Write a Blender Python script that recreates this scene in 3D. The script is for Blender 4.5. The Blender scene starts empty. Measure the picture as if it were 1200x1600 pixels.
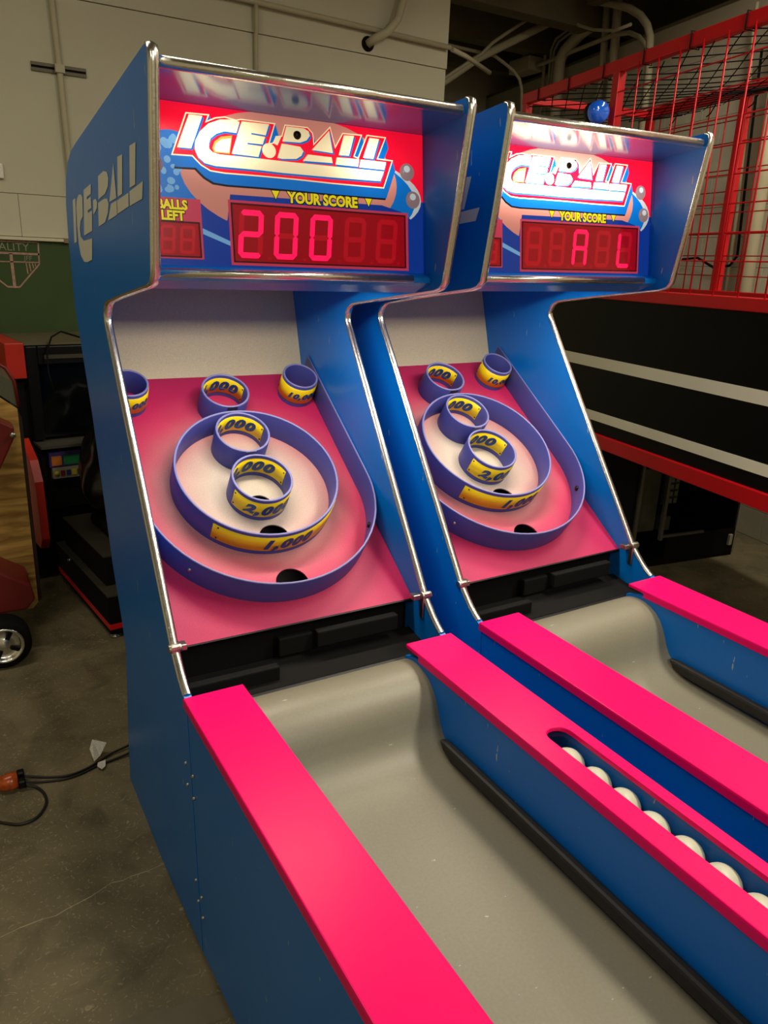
import bpy, bmesh, math, random
from mathutils import Vector, Matrix
random.seed(7)
S = bpy.context.scene
COL = S.collection
# ------------------------------------------------------------------ camera
cam = bpy.data.cameras.new('camera'); cam_o = bpy.data.objects.new('camera', cam); COL.objects.link(cam_o)
cam.sensor_fit = 'VERTICAL'; cam.sensor_height = 36.0; cam.lens = 1189.26/1600*36
cam.clip_start = 0.02
RT = Vector((.8655, -.4996, .0361)); FW = Vector((.4851, .8180, -.3093)).normalized()
RT = (RT-FW*RT.dot(FW)).normalized(); UP = RT.cross(FW)
m = Matrix((RT, UP, -FW)).transposed().to_4x4(); m.translation = Vector((-.4044, -1.5634, 1.7023))
cam_o.matrix_world = m
S.camera = cam_o
# ------------------------------------------------------------------ world, lamps of the room and added fill lamps, exposure
S.view_settings.view_transform = 'Standard'; S.view_settings.look = 'None'
S.view_settings.exposure = 0.0; S.view_settings.gamma = 1.0; S.view_settings.use_curve_mapping = False
w = bpy.data.worlds.new('world'); S.world = w; w.use_nodes = True
w.node_tree.nodes['Background'].inputs[0].default_value = (1.0, .90, .72, 1)
w.node_tree.nodes['Background'].inputs[1].default_value = 0.035
def area(name, loc, target, sx, sy, power, color):
    l = bpy.data.lights.new(name, 'AREA'); l.shape = 'RECTANGLE'; l.size = sx; l.size_y = sy; l.energy = power; l.color = color
    o = bpy.data.objects.new(name, l); COL.objects.link(o); o.location = loc
    o.rotation_euler = (Vector(target)-Vector(loc)).to_track_quat('-Z', 'Y').to_euler()
    return o
WARM = (1.0, .92, .74)
area('ceiling_fluorescent_light', (2.3, -2.6, 3.85), (2.3, -2.6, 0), .4, 2.4, 30, WARM)
area('ceiling_fluorescent_light.001', (.9, -5.4, 3.85), (.9, -5.4, 0), .4, 2.4, 150, WARM)
area('ceiling_fluorescent_light.002', (-1.6, -4.2, 3.85), (-1.6, -4.2, 0), .4, 2.4, 36, WARM)
area('ceiling_fluorescent_light.003', (2.1, -1.1, 3.85), (2.1, -1.1, 0), .35, 2.0, 74, WARM)
area('ceiling_fluorescent_light.004', (-1.0, .9, 3.85), (-1.0, .9, 0), 2.0, .3, 27, WARM)  # added unseen fill lamp, brightens the back wall and left side
area('ceiling_fluorescent_light.005', (3.7, .4, 3.85), (3.7, .4, 0), .3, 2.0, 50, WARM)  # added unseen fill lamp for the block wall and the floor by the cage
# ------------------------------------------------------------------ materials
def lin(c):
    r = []
    for v in c:
        v = v/255.0
        r.append(v/12.92 if v <= .04045 else ((v+.055)/1.055)**2.4)
    return (r[0], r[1], r[2], 1.0)
MATS = {}
def pmat(name, rgb, rough=.5, metal=0.0, spec=.5, var=0.0, vscale=6.0, bump=0.0, bscale=40.0, coat=0.0, emit=0.0, chips=0.0, trans=0.0, alpha=1.0):
    if name in MATS: return MATS[name]
    m = bpy.data.materials.new(name); m.use_nodes = True; nt = m.node_tree; b = nt.nodes['Principled BSDF']
    c = lin(rgb)
    b.inputs['Base Color'].default_value = c; b.inputs['Roughness'].default_value = rough; b.inputs['Metallic'].default_value = metal
    b.inputs['Specular IOR Level'].default_value = spec; b.inputs['Coat Weight'].default_value = coat
    b.inputs['Transmission Weight'].default_value = trans
    b.inputs['Alpha'].default_value = alpha
    if emit: b.inputs['Emission Color'].default_value = c; b.inputs['Emission Strength'].default_value = emit
    if var or bump or chips:
        tc = nt.nodes.new('ShaderNodeTexCoord')
    col = None
    if var:
        n = nt.nodes.new('ShaderNodeTexNoise'); n.inputs['Scale'].default_value = vscale; n.inputs['Detail'].default_value = 6
        nt.links.new(tc.outputs['Object'], n.inputs['Vector'])
        r = nt.nodes.new('ShaderNodeValToRGB'); r.color_ramp.elements[0].position = .3; r.color_ramp.elements[1].position = .7
        r.color_ramp.elements[0].color = tuple(v*(1-var) for v in c[:3])+(1,)
        r.color_ramp.elements[1].color = tuple(min(1, v*(1+var)) for v in c[:3])+(1,)
        nt.links.new(n.outputs['Fac'], r.inputs[0]); col = r.outputs[0]
    if chips:
        mp = nt.nodes.new('ShaderNodeMapping'); mp.inputs['Scale'].default_value = (9, 22, 3.2); mp.inputs['Rotation'].default_value = (.25, .1, .3)
        nt.links.new(tc.outputs['Object'], mp.inputs[0])
        n = nt.nodes.new('ShaderNodeTexNoise'); n.inputs['Scale'].default_value = 5.0; n.inputs['Detail'].default_value = 2
        nt.links.new(mp.outputs[0], n.inputs['Vector'])
        g = nt.nodes.new('ShaderNodeMath'); g.operation = 'GREATER_THAN'; g.inputs[1].default_value = chips
        nt.links.new(n.outputs['Fac'], g.inputs[0])
        mx = nt.nodes.new('ShaderNodeMix'); mx.data_type = 'RGBA'
        nt.links.new(g.outputs[0], mx.inputs['Factor']); mx.inputs['B'].default_value = lin((175, 180, 170))
        if col: nt.links.new(col, mx.inputs['A'])
        else: mx.inputs['A'].default_value = c
        col = mx.outputs['Result']
    if col: nt.links.new(col, b.inputs['Base Color'])
    if bump:
        n2 = nt.nodes.new('ShaderNodeTexNoise'); n2.inputs['Scale'].default_value = bscale; n2.inputs['Detail'].default_value = 3
        nt.links.new(tc.outputs['Object'], n2.inputs['Vector'])
        bp = nt.nodes.new('ShaderNodeBump'); bp.inputs['Strength'].default_value = bump; bp.inputs['Distance'].default_value = .004
        nt.links.new(n2.outputs['Fac'], bp.inputs['Height']); nt.links.new(bp.outputs[0], b.inputs['Normal'])
    MATS[name] = m
    return m
M_BLUE = pmat('blue laminate', (0, 112, 204), .34, spec=.45, chips=.745)
M_BLUE2 = pmat('blue laminate plain', (0, 112, 204), .30, spec=.45)
M_PINK = pmat('hot pink plastic', (244, 8, 106), .34, spec=.14, var=.03, vscale=3)
M_CHROME = pmat('chrome moulding', (236, 234, 226), .24, metal=1, bump=.22, bscale=60)
M_STEEL = pmat('dull steel', (170, 168, 160), .35, metal=1)
M_GREY = pmat('grey cork mat', (206, 196, 168), .6, spec=.4, var=.10, vscale=260, bump=.15, bscale=500)
M_LANE = pmat('grey lane plastic', (129, 125, 107), .42, spec=.5, chips=.755, var=.05, vscale=160, bump=.06, bscale=420)
M_BLACK = pmat('black plastic', (8, 8, 8), .42, spec=.3)
M_BLACKM = pmat('black matte', (12, 12, 12), .8, spec=.2)
M_RUBBER = pmat('black rubber bumper', (38, 36, 32), .55, spec=.4, var=.15, vscale=30)
M_RIM = pmat('purple edge highlight', (128, 130, 190), .4)  # lavender tone paints the highlight along ring and fence rims into the colour
M_PURP = pmat('purple plastic', (68, 72, 148), .42, spec=.4)
M_YEL = pmat('yellow decal', (240, 212, 0), .4)
M_NUM = pmat('dark blue print', (14, 62, 128), .5)
M_BALL = pmat('cream ball', (235, 228, 196), .35, spec=.5)
M_WHITEP = pmat('white vinyl lettering', (214, 212, 196), .5)
M_RED = pmat('red painted steel', (208, 5, 22), .35, spec=.5)
M_CREAM = pmat('cream wall paint', (200, 195, 170), .75, spec=.25, var=.04, vscale=2, bump=.05, bscale=60)
M_PIPE = pmat('painted conduit', (186, 178, 148), .55, spec=.3, var=.06, vscale=5)
M_BEAM = pmat('painted ceiling beam', (112, 104, 80), .8, spec=.2, var=.1, vscale=4)
# ------------------------------------------------------------------ mesh helpers
class MB:
    def __init__(s): s.v = []; s.f = []; s.mi = []; s.sm = []
    def add(s, vs, fs, mi=0, smooth=False):
        o = len(s.v); s.v += [tuple(p) for p in vs]
        for f in fs: s.f.append([i+o for i in f]); s.mi.append(mi); s.sm.append(smooth)
        return s
    def box(s, x0, x1, y0, y1, z0, z1, mi=0):
        return s.add([(x0,y0,z0),(x1,y0,z0),(x1,y1,z0),(x0,y1,z0),(x0,y0,z1),(x1,y0,z1),(x1,y1,z1),(x0,y1,z1)],
                     [(0,3,2,1),(4,5,6,7),(0,1,5,4),(1,2,6,5),(2,3,7,6),(3,0,4,7)], mi)
    def prism_x(s, poly, x0, x1, mi=0, smooth=False):        # poly of (y,z)
        n = len(poly)
        a = sum(poly[i][0]*poly[(i+1) % n][1]-poly[(i+1) % n][0]*poly[i][1] for i in range(n))
        if a < 0: poly = poly[::-1]
        vs = [(x0,y,z) for y,z in poly]+[(x1,y,z) for y,z in poly]
        s.add(vs, [list(range(n))[::-1], list(range(n, 2*n))], mi)
        return s.add(vs, [(i,(i+1) % n,(i+1) % n+n,i+n) for i in range(n)], mi, smooth)
    def prism_z(s, poly, z0, z1, mi=0, smooth=False):        # poly of (x,y)
        n = len(poly)
        a = sum(poly[i][0]*poly[(i+1) % n][1]-poly[(i+1) % n][0]*poly[i][1] for i in range(n))
        if a < 0: poly = poly[::-1]
        vs = [(x,y,z0) for x,y in poly]+[(x,y,z1) for x,y in poly]
        s.add(vs, [list(range(n))[::-1], list(range(n, 2*n))], mi)
        return s.add(vs, [(i,(i+1) % n,(i+1) % n+n,i+n) for i in range(n)], mi, smooth)
    def sheet(s, prof, x0, x1, th, mi=0, smooth=True):       # open (y,z) polyline swept in x with thickness downward
        n = len(prof)
        up = [(x0,y,z) for y,z in prof]+[(x1,y,z) for y,z in prof]
        dn = [(x0,y,z-th) for y,z in prof]+[(x1,y,z-th) for y,z in prof]
        s.add(up, [(i,i+1,i+1+n,i+n) for i in range(n-1)], mi, smooth)
        s.add(dn, [(i,i+n,i+1+n,i+1) for i in range(n-1)], mi, smooth)
        return s
    def tube(s, path, r, n=8, mi=0, closed=False, caps=True, smooth=True):
        P = [Vector(p) for p in path]; k = len(P); vs = []
        prev = None
        for i, p in enumerate(P):
            if closed: t = P[(i+1) % k]-P[i-1]
            else: t = P[min(i+1, k-1)]-P[max(i-1, 0)]
            t.normalize()
            if prev is None:
                a = Vector((0,0,1)) if abs(t.z) < .9 else Vector((1,0,0)); u = t.cross(a).normalized()
            else:
                u = (prev-t*prev.dot(t)).normalized()
            prev = u; v = t.cross(u)
            rr = r[i] if isinstance(r, (list, tuple)) else r
            for j in range(n):
                a = 2*math.pi*j/n; vs.append(p+(u*math.cos(a)+v*math.sin(a))*rr)
        m = k if closed else k-1
        fs = [(i*n+j, i*n+(j+1) % n, ((i+1) % k)*n+(j+1) % n, ((i+1) % k)*n+j) for i in range(m) for j in range(n)]
        s.add(vs, fs, mi, smooth)
        if caps and not closed:
            s.add(vs[:n], [list(range(n))[::-1]], mi); s.add(vs[-n:], [list(range(n))], mi)
        return s
    def lathe(s, prof, n=24, axis='z', c=(0,0,0), mi=0, smooth=True, a0=0.0, a1=2*math.pi):   # prof of (r,h)
        full = abs(a1-a0-2*math.pi) < 1e-6
        m = n if full else n+1; k = len(prof); vs = []
        for j in range(m):
            a = a0+(a1-a0)*j/n
            for r, h in prof:
                p = (r*math.cos(a), r*math.sin(a), h)
                if axis == 'y': p = (p[0], p[2], p[1])
                if axis == 'x': p = (p[2], p[0], p[1])
                vs.append((p[0]+c[0], p[1]+c[1], p[2]+c[2]))
        fs = [(j*k+i, ((j+1) % m)*k+i, ((j+1) % m)*k+i+1, j*k+i+1) for j in range(n) for i in range(k-1)]
        return s.add(vs, fs, mi, smooth)
    def build(s, name, mats, parent=None, bevel=0.0, mat4=None, recalc=True):
        me = bpy.data.meshes.new(name); me.from_pydata(s.v, [], s.f)
        for mm in (mats if isinstance(mats, (list, tuple)) else [mats]): me.materials.append(mm)
        for p, mi, sm in zip(me.polygons, s.mi, s.sm): p.material_index = mi; p.use_smooth = sm
        if recalc:
            bm = bmesh.new(); bm.from_mesh(me); bmesh.ops.remove_doubles(bm, verts=bm.verts, dist=1e-6)
            bmesh.ops.recalc_face_normals(bm, faces=bm.faces); bm.to_mesh(me); bm.free()
        o = bpy.data.objects.new(name, me); COL.objects.link(o)
        if parent is not None: o.parent = parent
        if mat4 is not None: o.matrix_basis = mat4
        if bevel:
            b = o.modifiers.new('bevel', 'BEVEL'); b.width = bevel; b.segments = 2; b.limit_method = 'ANGLE'; b.angle_limit = .6
        return o
def empty(name, loc=(0,0,0), rot=(0,0,0)):
    o = bpy.data.objects.new(name, None); COL.objects.link(o); o.location = loc; o.rotation_euler = rot; o.empty_display_size = .1
    return o
def tag(o, label, cat, group=None):
    o['label'] = label; o['category'] = cat
    if group: o['group'] = group
    return o
def struct(o, label=None):
    o['kind'] = 'structure'
    if label: o['label'] = label
    return o
def copy_tree(o, parent=None, skip=()):
    c = o.copy(); COL.objects.link(c)
    if parent is not None:
        c.parent = parent; c.matrix_basis = o.matrix_basis.copy()
    for ch in list(o.children):
        if ch.name.split('.')[0] in skip: continue
        copy_tree(ch, c, skip)
    return c
def holed(outer, holes, z0, z1):
    """plate between z0 and z1 with an outer loop and hole loops, all in (x,y)"""
    bm = bmesh.new(); edges = []
    for lp in [outer]+holes:
        vs = [bm.verts.new((x, y, z1)) for x, y in lp]
        edges += [bm.edges.new((vs[i], vs[(i+1) % len(vs)])) for i in range(len(vs))]
    bmesh.ops.triangle_fill(bm, use_beauty=True, use_dissolve=False, edges=edges, normal=(0,0,1))
    mb = MB(); bm.verts.index_update()
    vs = [tuple(v.co) for v in bm.verts]; fs = [[v.index for v in f.verts] for f in bm.faces]; bm.free()
    mb.add(vs, fs)
    mb.add([(x, y, z0) for x, y, z in vs], [f[::-1] for f in fs])
    for lp in [outer]+holes:
        n = len(lp)
        mb.add([(x, y, z1) for x, y in lp]+[(x, y, z0) for x, y in lp], [(i, (i+1) % n, (i+1) % n+n, i+n) for i in range(n)])
    return mb
def circle(cx, cy, r, n=32): return [(cx+r*math.cos(2*math.pi*i/n), cy+r*math.sin(2*math.pi*i/n)) for i in range(n)]
TXT = {}
def text_geo(s, size, shear=0.0, bold=0.0, align='CENTER'):
    key = (s, size, shear, bold, align)
    if key in TXT: return TXT[key]
    cu = bpy.data.curves.new('lettering', 'FONT'); cu.body = s; cu.size = size; cu.shear = shear; cu.offset = bold; cu.align_x = align; cu.resolution_u = 3; cu.space_character = 1.2 if shear else 1.0
    o = bpy.data.objects.new('lettering', cu); COL.objects.link(o)
    dg = bpy.context.evaluated_depsgraph_get(); me = bpy.data.meshes.new_from_object(o.evaluated_get(dg))
    r = ([tuple(v.co) for v in me.vertices], [list(p.vertices) for p in me.polygons])
    bpy.data.objects.remove(o); bpy.data.curves.remove(cu); bpy.data.meshes.remove(me)
    TXT[key] = r
    return r
def flat(mb, poly, h, mi=0):
    n = len(poly)
    a = sum(poly[i][0]*poly[(i+1) % n][1]-poly[(i+1) % n][0]*poly[i][1] for i in range(n))
    if a < 0: poly = poly[::-1]
    return mb.add([(x, y, h) for x, y in poly], [list(range(n))], mi)
def inset(poly, d):
    n = len(poly)
    a = sum(poly[i][0]*poly[(i+1) % n][1]-poly[(i+1) % n][0]*poly[i][1] for i in range(n))
    if a < 0: poly = poly[::-1]
    out = []
    for i in range(n):
        p0, p1, p2 = Vector(poly[i-1]), Vector(poly[i]), Vector(poly[(i+1) % n])
        e1 = (p1-p0).normalized(); e2 = (p2-p1).normalized()
        n1 = Vector((-e1.y, e1.x)); n2 = Vector((-e2.y, e2.x)); b = n1+n2
        if b.length < 1e-4: b = n1
        b.normalize(); k = d/max(.45, b.dot(n1))
        out.append(tuple(p1+b*k))
    return out

# ================================================================== THE ROOM
FL = -.03
DR = Vector((.1691, .9856, 0)).normalized(); NR = Vector((DR.y, -DR.x, 0))      # direction of the right-hand wall and of the hoop cage
def floor_mat():
    m = bpy.data.materials.new('worn concrete'); m.use_nodes = True; nt = m.node_tree; b = nt.nodes['Principled BSDF']; b.inputs['Roughness'].default_value = .55
    b.inputs['Specular IOR Level'].default_value = .35
    tc = nt.nodes.new('ShaderNodeTexCoord')
    def noise(sc, det, dist=0.0):
        n = nt.nodes.new('ShaderNodeTexNoise'); n.inputs['Scale'].default_value = sc; n.inputs['Detail'].default_value = det; n.inputs['Distortion'].default_value = dist
        nt.links.new(tc.outputs['Object'], n.inputs['Vector']); return n.outputs['Fac']
    def ramp(src, p0, c0, p1, c1):
        r = nt.nodes.new('ShaderNodeValToRGB'); e = r.color_ramp.elements; e[0].position = p0; e[1].position = p1; e[0].color = lin(c0); e[1].color = lin(c1)
        nt.links.new(src, r.inputs[0]); return r.outputs[0]
    base = ramp(noise(2.2, 9, .6), .3, (90, 82, 60), .72, (142, 130, 100))
    def mix(a, fac, col):
        mx = nt.nodes.new('ShaderNodeMix'); mx.data_type = 'RGBA'; nt.links.new(a, mx.inputs['A']); nt.links.new(fac, mx.inputs['Factor']); mx.inputs['B'].default_value = lin(col); return mx.outputs['Result']
    sc = ramp(noise(26, 6, 5.0), .585, (0, 0, 0), .70, (190, 190, 190))
    base = mix(base, sc, (188, 176, 142))
    dk = ramp(noise(5, 8, 1.2), .52, (0, 0, 0), .70, (170, 170, 170))
    base = mix(base, dk, (44, 40, 30))
    nt.links.new(base, b.inputs['Base Color'])
    bp = nt.nodes.new('ShaderNodeBump'); bp.inputs['Strength'].default_value = .2; bp.inputs['Distance'].default_value = .003
    nt.links.new(noise(45, 6), bp.inputs['Height']); nt.links.new(bp.outputs[0], b.inputs['Normal'])
    return m
M_FLOOR = floor_mat()
fl = struct(MB().box(-3.5, 6.6, -9.0, 6.2, FL-.1, FL).build('floor', M_FLOOR), 'stained worn concrete floor')
# crack and patch on the slab
ck = [(-.62, .262), (-.448, .273), (-.40, .282), (-.343, .284), (-.31, .279), (-.278, .290), (-.21, .305), (-.153, .329), (-.12, .322), (-.099, .328), (-.05, .326), (.03, .336)]
cm = MB()
for i in range(len(ck)-1):
    (x0, y0), (x1, y1) = ck[i], ck[i+1]; wd = .0008+.0016*random.random()
    cm.add([(x0, y0-wd, FL+.0006), (x1, y1-wd, FL+.0006), (x1, y1+wd, FL+.0006), (x0, y0+wd, FL+.0006)], [(0, 1, 2, 3)])
cm.build('crack', pmat('pale crack filler', (176, 164, 132), .8), fl)['label'] = 'thin pale crack across the concrete'
flat(MB(), [(-.30, -.098), (-.146, -.128), (.02, -.163), (.03, -.232), (-.15, -.205), (-.32, -.19)], FL+.0007).build('floor_patch', pmat('smooth concrete patch', (122, 112, 88), .6, var=.12, vscale=9), fl)
# ---- back wall (cream) with panels, ledge
YW = 3.40; XE = 2.90
wb = struct(MB().box(-3.5, XE, YW+.012, YW+.2, FL, 3.95).build('wall_back', pmat('wall joint', (120, 112, 86), .9)), 'cream painted back wall')
rows = [(FL, .9), (.903, 1.775), (1.778, 2.0), (2.003, 2.995)]
for zi, (z0, z1) in enumerate(rows):
    x = -3.5+(.6 if zi % 2 else 0); xs = [-3.5]
    st = [-3.5, -2.3, -1.1, .105, 1.3, XE] if zi != 3 else [-3.5, -1.7, -.15, XE]
    for a, b in zip(st[:-1], st[1:]):
        MB().box(a+.0012, b-.0012, YW, YW+.013, z0, z1).build('wall_panel', M_CREAM, wb)
MB().box(-3.5, XE, YW-.012, YW+.013, 2.998, 3.95).build('wall_ledge', M_CREAM, wb)
struct(MB().box(XE-.2, XE, YW+.2, 6.0, FL, 3.95).build('wall_return', M_CREAM))
struct(MB().box(XE-.2, 6.4, 6.0, 6.15, FL, 4.4).build('wall_recess', M_CREAM), 'cream wall far back in the recess')
# ---- right-hand block wall
WO = Vector((4.4, 1.5, 0))
rw = empty('wall_right', WO+Vector((0, 0, 0)), (0, 0, math.atan2(DR.y, DR.x))); struct(rw, 'painted concrete block wall behind the red cage')
MB().box(-5.2, 4.62, -.2, -.012, FL, 3.49).build('wall_core', pmat('mortar joint', (178, 172, 148), .9), rw)
blk = MB().box(-.1985, .1985, -.013, -.007, -.0985, .0985).build('block', pmat('painted block', (204, 200, 178), .75, spec=.25, var=.07, vscale=7, bump=.2, bscale=45), rw, bevel=.002)
first = True
for r in range(20):
    for c in range(14):
        sx = -1.9+.4*c+(.2 if r % 2 else 0); sz = FL+.1+.2*r
        if sz > 3.45: continue
        o = blk if first else blk.copy()
        if not first: COL.objects.link(o)
        first = False
        o.location = (sx, 0, sz)
MB().box(-5.2, 4.62, -.9, -.7, 3.3, 4.05).build('upper_wall', M_BEAM, rw)
MB().box(-5.2, 4.62, -.75, -.012, 3.47, 3.495).build('wall_cap', M_BEAM, rw)
# ---- ceiling and joists
struct(MB().box(-3.5, 6.6, -9.0, 6.2, 4.0, 4.1).build('ceiling', pmat('ceiling deck', (120, 114, 92), .85, var=.08, vscale=2)), 'dim painted ceiling deck')
for i, yy in enumerate((3.9, 4.7, 5.5)):
    struct(MB().box(XE, 6.2, yy, yy+.16, 3.62, 4.0).build('trim_%d' % (i+1), M_BEAM), 'ceiling beam crossing above the recess, number %s from the front' % ('one', 'two', 'three')[i])
def along(o, s, off, z): return tuple(Vector((o[0], o[1], 0))+DR*s+NR*off+Vector((0, 0, z)))
for i, off in enumerate((-.35, -.95, -1.5)):
    mb = MB(); a = WO
    vs = [along(a, s, off+d, z) for s in (-3.2, 2.2) for d, z in ((0, 3.72), (.10, 3.72), (.10, 4.0), (0, 4.0))]
    mb.add(vs, [(0, 1, 5, 4), (1, 2, 6, 5), (2, 3, 7, 6), (3, 0, 4, 7), (0, 3, 2, 1), (4, 5, 6, 7)])
    struct(mb.build('trim_%d' % (i+4), M_BEAM), 'ceiling joist over the cage')
# far floor-side filler: front and left walls of the room, out of view
struct(MB().box(-3.6, -3.5, -9.0, 3.6, FL, 4.0).build('wall_left', M_CREAM)); struct(MB().box(-3.5, 6.6, -9.1, -9.0, FL, 4.0).build('wall_front', M_CREAM))

# ---- conduits on the wall and in the ceiling
def pipe(name, pts, r, label, group='painted conduits and pipes', mat=None, n=10):
    o = MB().tube(pts, r, n).build(name, mat or M_PIPE); tag(o, label, 'pipe', group); return o
YC = YW-.02
vc = pipe('conduit', [(.365, YC, 3.6), (.365, YC, 2.97), (.375, YC, 2.64), (.386, YC, 2.1), (.39, YC, 1.80)], .017, 'vertical cream conduit strapped to the back wall above the chalkboard')
st = empty('strut_channel', (.375, YW, 2.645)); tag(st, 'short slotted metal strut behind the vertical wall conduit', 'bracket')
sb = MB().box(-.14, .14, -.012, 0, -.022, -.006); sb.box(-.14, .14, -.012, 0, .006, .022); sb.build('rail', pmat('grey strut', (96, 90, 74), .5, metal=.5), st)
MB().box(-.14, .14, -.004, 0, -.006, .006).build('slot', M_BLACKM, st)
MB().box(-.024, .024, -.045, -.012, -.02, .02).build('strap', M_PIPE, st)
pipe('conduit', [(-3, YW-.048, 3.17), (1.38, YW-.048, 3.15), (2.895, YW-.048, 3.12)], .016, 'horizontal cream conduit running along the top of the back wall')
pipe('conduit', [(2.93, YW-.02, 3.12), (3.1, YW+.05, 3.115), (3.5, YW+.3, 3.11)], .016, 'short length of conduit continuing past the end of the cream wall')
pipe('conduit', [(1.505, YC, 1.9), (1.505, YC, 2.97), (1.50, YW-.05, 3.01), (1.498, YW-.05, 3.15)], .013, 'thin vertical conduit above the left marquee')
pipe('conduit', [(2.275, YW-.016, 3.055), (2.30, YW-.06, 3.08), (2.37, YW-.10, 3.12), (2.44, YW-.10, 3.20), (2.48, YW-.10, 3.32), (2.50, YW-.10, 3.6), (2.5, YW-.1, 3.98)], .026, 'white bent pipe coming out of a dark hole in the wall')
tag(MB().lathe([(.0, 0), (.045, 0), (.045, .004), (0, .004)], 20, 'y', (2.275, YW-.017, 3.055)).build('pipe_hole', M_BLACKM), 'dark round hole in the wall around the bent pipe', 'hole')
tag(MB().box(-.06, .045, YW-.02, YW, 2.07, 2.15).build('outlet_plate', pmat('steel cover plate', (205, 200, 185), .4, metal=.4), bevel=.004), 'small steel cover plate on the wall over the chalkboard', 'wall plate')

# ---- chalkboard
cb = empty('chalkboard', (0, YW, 1.25)); tag(cb, 'green chalkboard with a pink chalk shield on the back wall', 'chalkboard')
MB().box(-2.2, .62, -.02, 0, -.35, .505).build('board', pmat('green slate', (66, 82, 50), .85, spec=.2, var=.14, vscale=3), cb)
MB().box(-2.2, .318, -.045, 0, .506, .524).build('top_rail', pmat('aluminium rail', (206, 198, 168), .4, metal=.3), cb, bevel=.003)
MB().box(.318, .345, -.046, 0, .502, .526).build('end_cap', pmat('brown end cap', (128, 112, 72), .5), cb)
ch = MB()
def stroke(a, b, wd):
    a, b = Vector(a), Vector(b); t = (b-a).normalized(); nn = Vector((-t.y, t.x))*wd/2
    q = [a+nn, a-nn, b-nn, b+nn]
    ch.add([(p.x, -.0215, p.y-1.25) for p in q], [(0, 1, 2, 3)])
for a, b, wd in [((-.10, 1.748), (.182, 1.750), .008), ((.182, 1.752), (.177, 1.631), .008), ((.177, 1.631), (.061, 1.502), .008), ((.061, 1.504), (.001, 1.505), .010), ((.001, 1.505), (-.105, 1.60), .008), ((-.105, 1.60), (-.11, 1.75), .008),
                 ((-.10, 1.687), (.186, 1.685), .011), ((-.10, 1.640), (.175, 1.641), .006), ((.035, 1.685), (.037, 1.509), .016), ((.109, 1.636), (.113, 1.577), .006), ((.125, 1.635), (.130, 1.591), .006), ((.141, 1.635), (.145, 1.609), .006), ((.156, 1.636), (.156, 1.62), .005)]:
    stroke(a, b, wd)
ch.build('chalk_drawing', pmat('pink chalk', (172, 140, 122), .95, spec=.1, var=.2, vscale=60), cb, recalc=False)
tm = MB()
def chalk_text(s, x, z, size):
    vs, fs = text_geo(s, size, 0, 0, 'LEFT'); tm.add([(x+a, -.0215, z-1.25+b) for a, b, _ in vs], fs)
chalk_text('TALITY', -.060, 1.700, .060)
tm.build('chalk_lettering', pmat('pale chalk', (140, 140, 112), .95, spec=.1), cb, recalc=False)
tm = MB(); chalk_text('JFF', .100, 1.650, .036)
tm.build('chalk_lettering', pmat('pale chalk', (140, 140, 112), .95, spec=.1), cb, recalc=False)
WP = 'pipes and conduits by the block wall'
pipe('duct_pipe', [(3.35, 4.3, 3.06), (3.448, 4.3, 3.116), (3.793, 4.3, 3.346), (4.069, 4.3, 3.489), (4.499, 4.3, 3.711), (4.796, 4.3, 3.864), (5.05, 4.3, 3.99)], .032, 'thick pale pipe rising diagonally in front of the recess', WP)
pipe('conduit', [(3.38, 4.25, 3.11), (3.465, 4.25, 3.161), (3.809, 4.25, 3.38), (3.914, 4.25, 3.476), (4.091, 4.25, 3.594), (4.37, 4.25, 3.771), (4.6, 4.25, 3.93)], .014, 'thin conduit following the thick diagonal pipe', WP)
pipe('conduit', [(2.95, 4.5, 3.45), (3.642, 4.5, 3.467), (3.989, 4.5, 3.462), (4.124, 4.5, 3.461), (4.235, 4.5, 3.423), (4.35, 4.5, 3.375), (4.427, 4.5, 3.319), (4.46, 4.5, 3.246), (4.48, 4.5, 3.07), (4.5, 4.5, 2.2)], .014, 'thin white conduit bending down beside the far corner', WP)
jb = empty('junction_box', (4.837, 4.93, 3.55)); tag(jb, 'dusty ceiling junction box with fittings above the marquees', 'junction box')
MB().box(-.09, .09, -.15, .15, -.06, .06).build('box', M_PIPE, jb, bevel=.01); MB().lathe([(0, .06), (.05, .06), (.04, .11), (0, .11)], 12).build('fitting', M_PIPE, jb)
pipe('conduit', [(4.849, 4.828, 3.545), (4.824, 4.678, 3.527), (4.739, 4.184, 3.525), (4.639, 3.602, 3.521), (4.606, 3.41, 3.491), (4.584, 3.281, 3.434), (4.567, 3.183, 3.352), (4.556, 3.13, 3.2), (4.55, 3.12, 2.4)], .018, 'pale conduit from the junction box bending down the block wall', WP)
pipe('vent_pipe', [(4.688, 4.363, 3.97), (4.613, 3.925, 3.83), (4.549, 3.552, 3.705), (4.514, 3.348, 3.626), (4.489, 3.202, 3.544), (4.472, 3.105, 3.458), (4.464, 3.056, 3.375), (4.456, 3.02, 3.148), (4.45, 3.0, 2.4)], .028, 'thick elbow pipe dropping behind the red cage', WP)
pipe('drain_pipe', [(4.70, 3.95, 3.66), (4.721, 4.083, 3.64), (4.741, 4.2, 3.603), (4.762, 4.318, 3.554), (4.771, 4.374, 3.5), (4.773, 4.382, 3.424), (4.769, 4.37, 2.6)], [.05]*7, 'fat bent drain pipe on the block wall', WP)
pipe('conduit', [(4.908, 4.758, 3.86), (4.907, 4.748, 3.62), (4.899, 4.72, 2.8)], .016, 'upright conduit left of the fat drain pipe', WP)
pipe('drain_pipe', [(4.72, 3.81, 3.9), (4.72, 3.78, 3.309), (4.72, 3.78, 2.6)], .03, 'upright pipe near the left end of the cage', WP)
pipe('drain_pipe', [(4.68, 3.65, 3.9), (4.68, 3.62, 3.301), (4.68, 3.62, 2.6)], .036, 'thicker upright pipe near the left end of the cage', WP)
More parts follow.
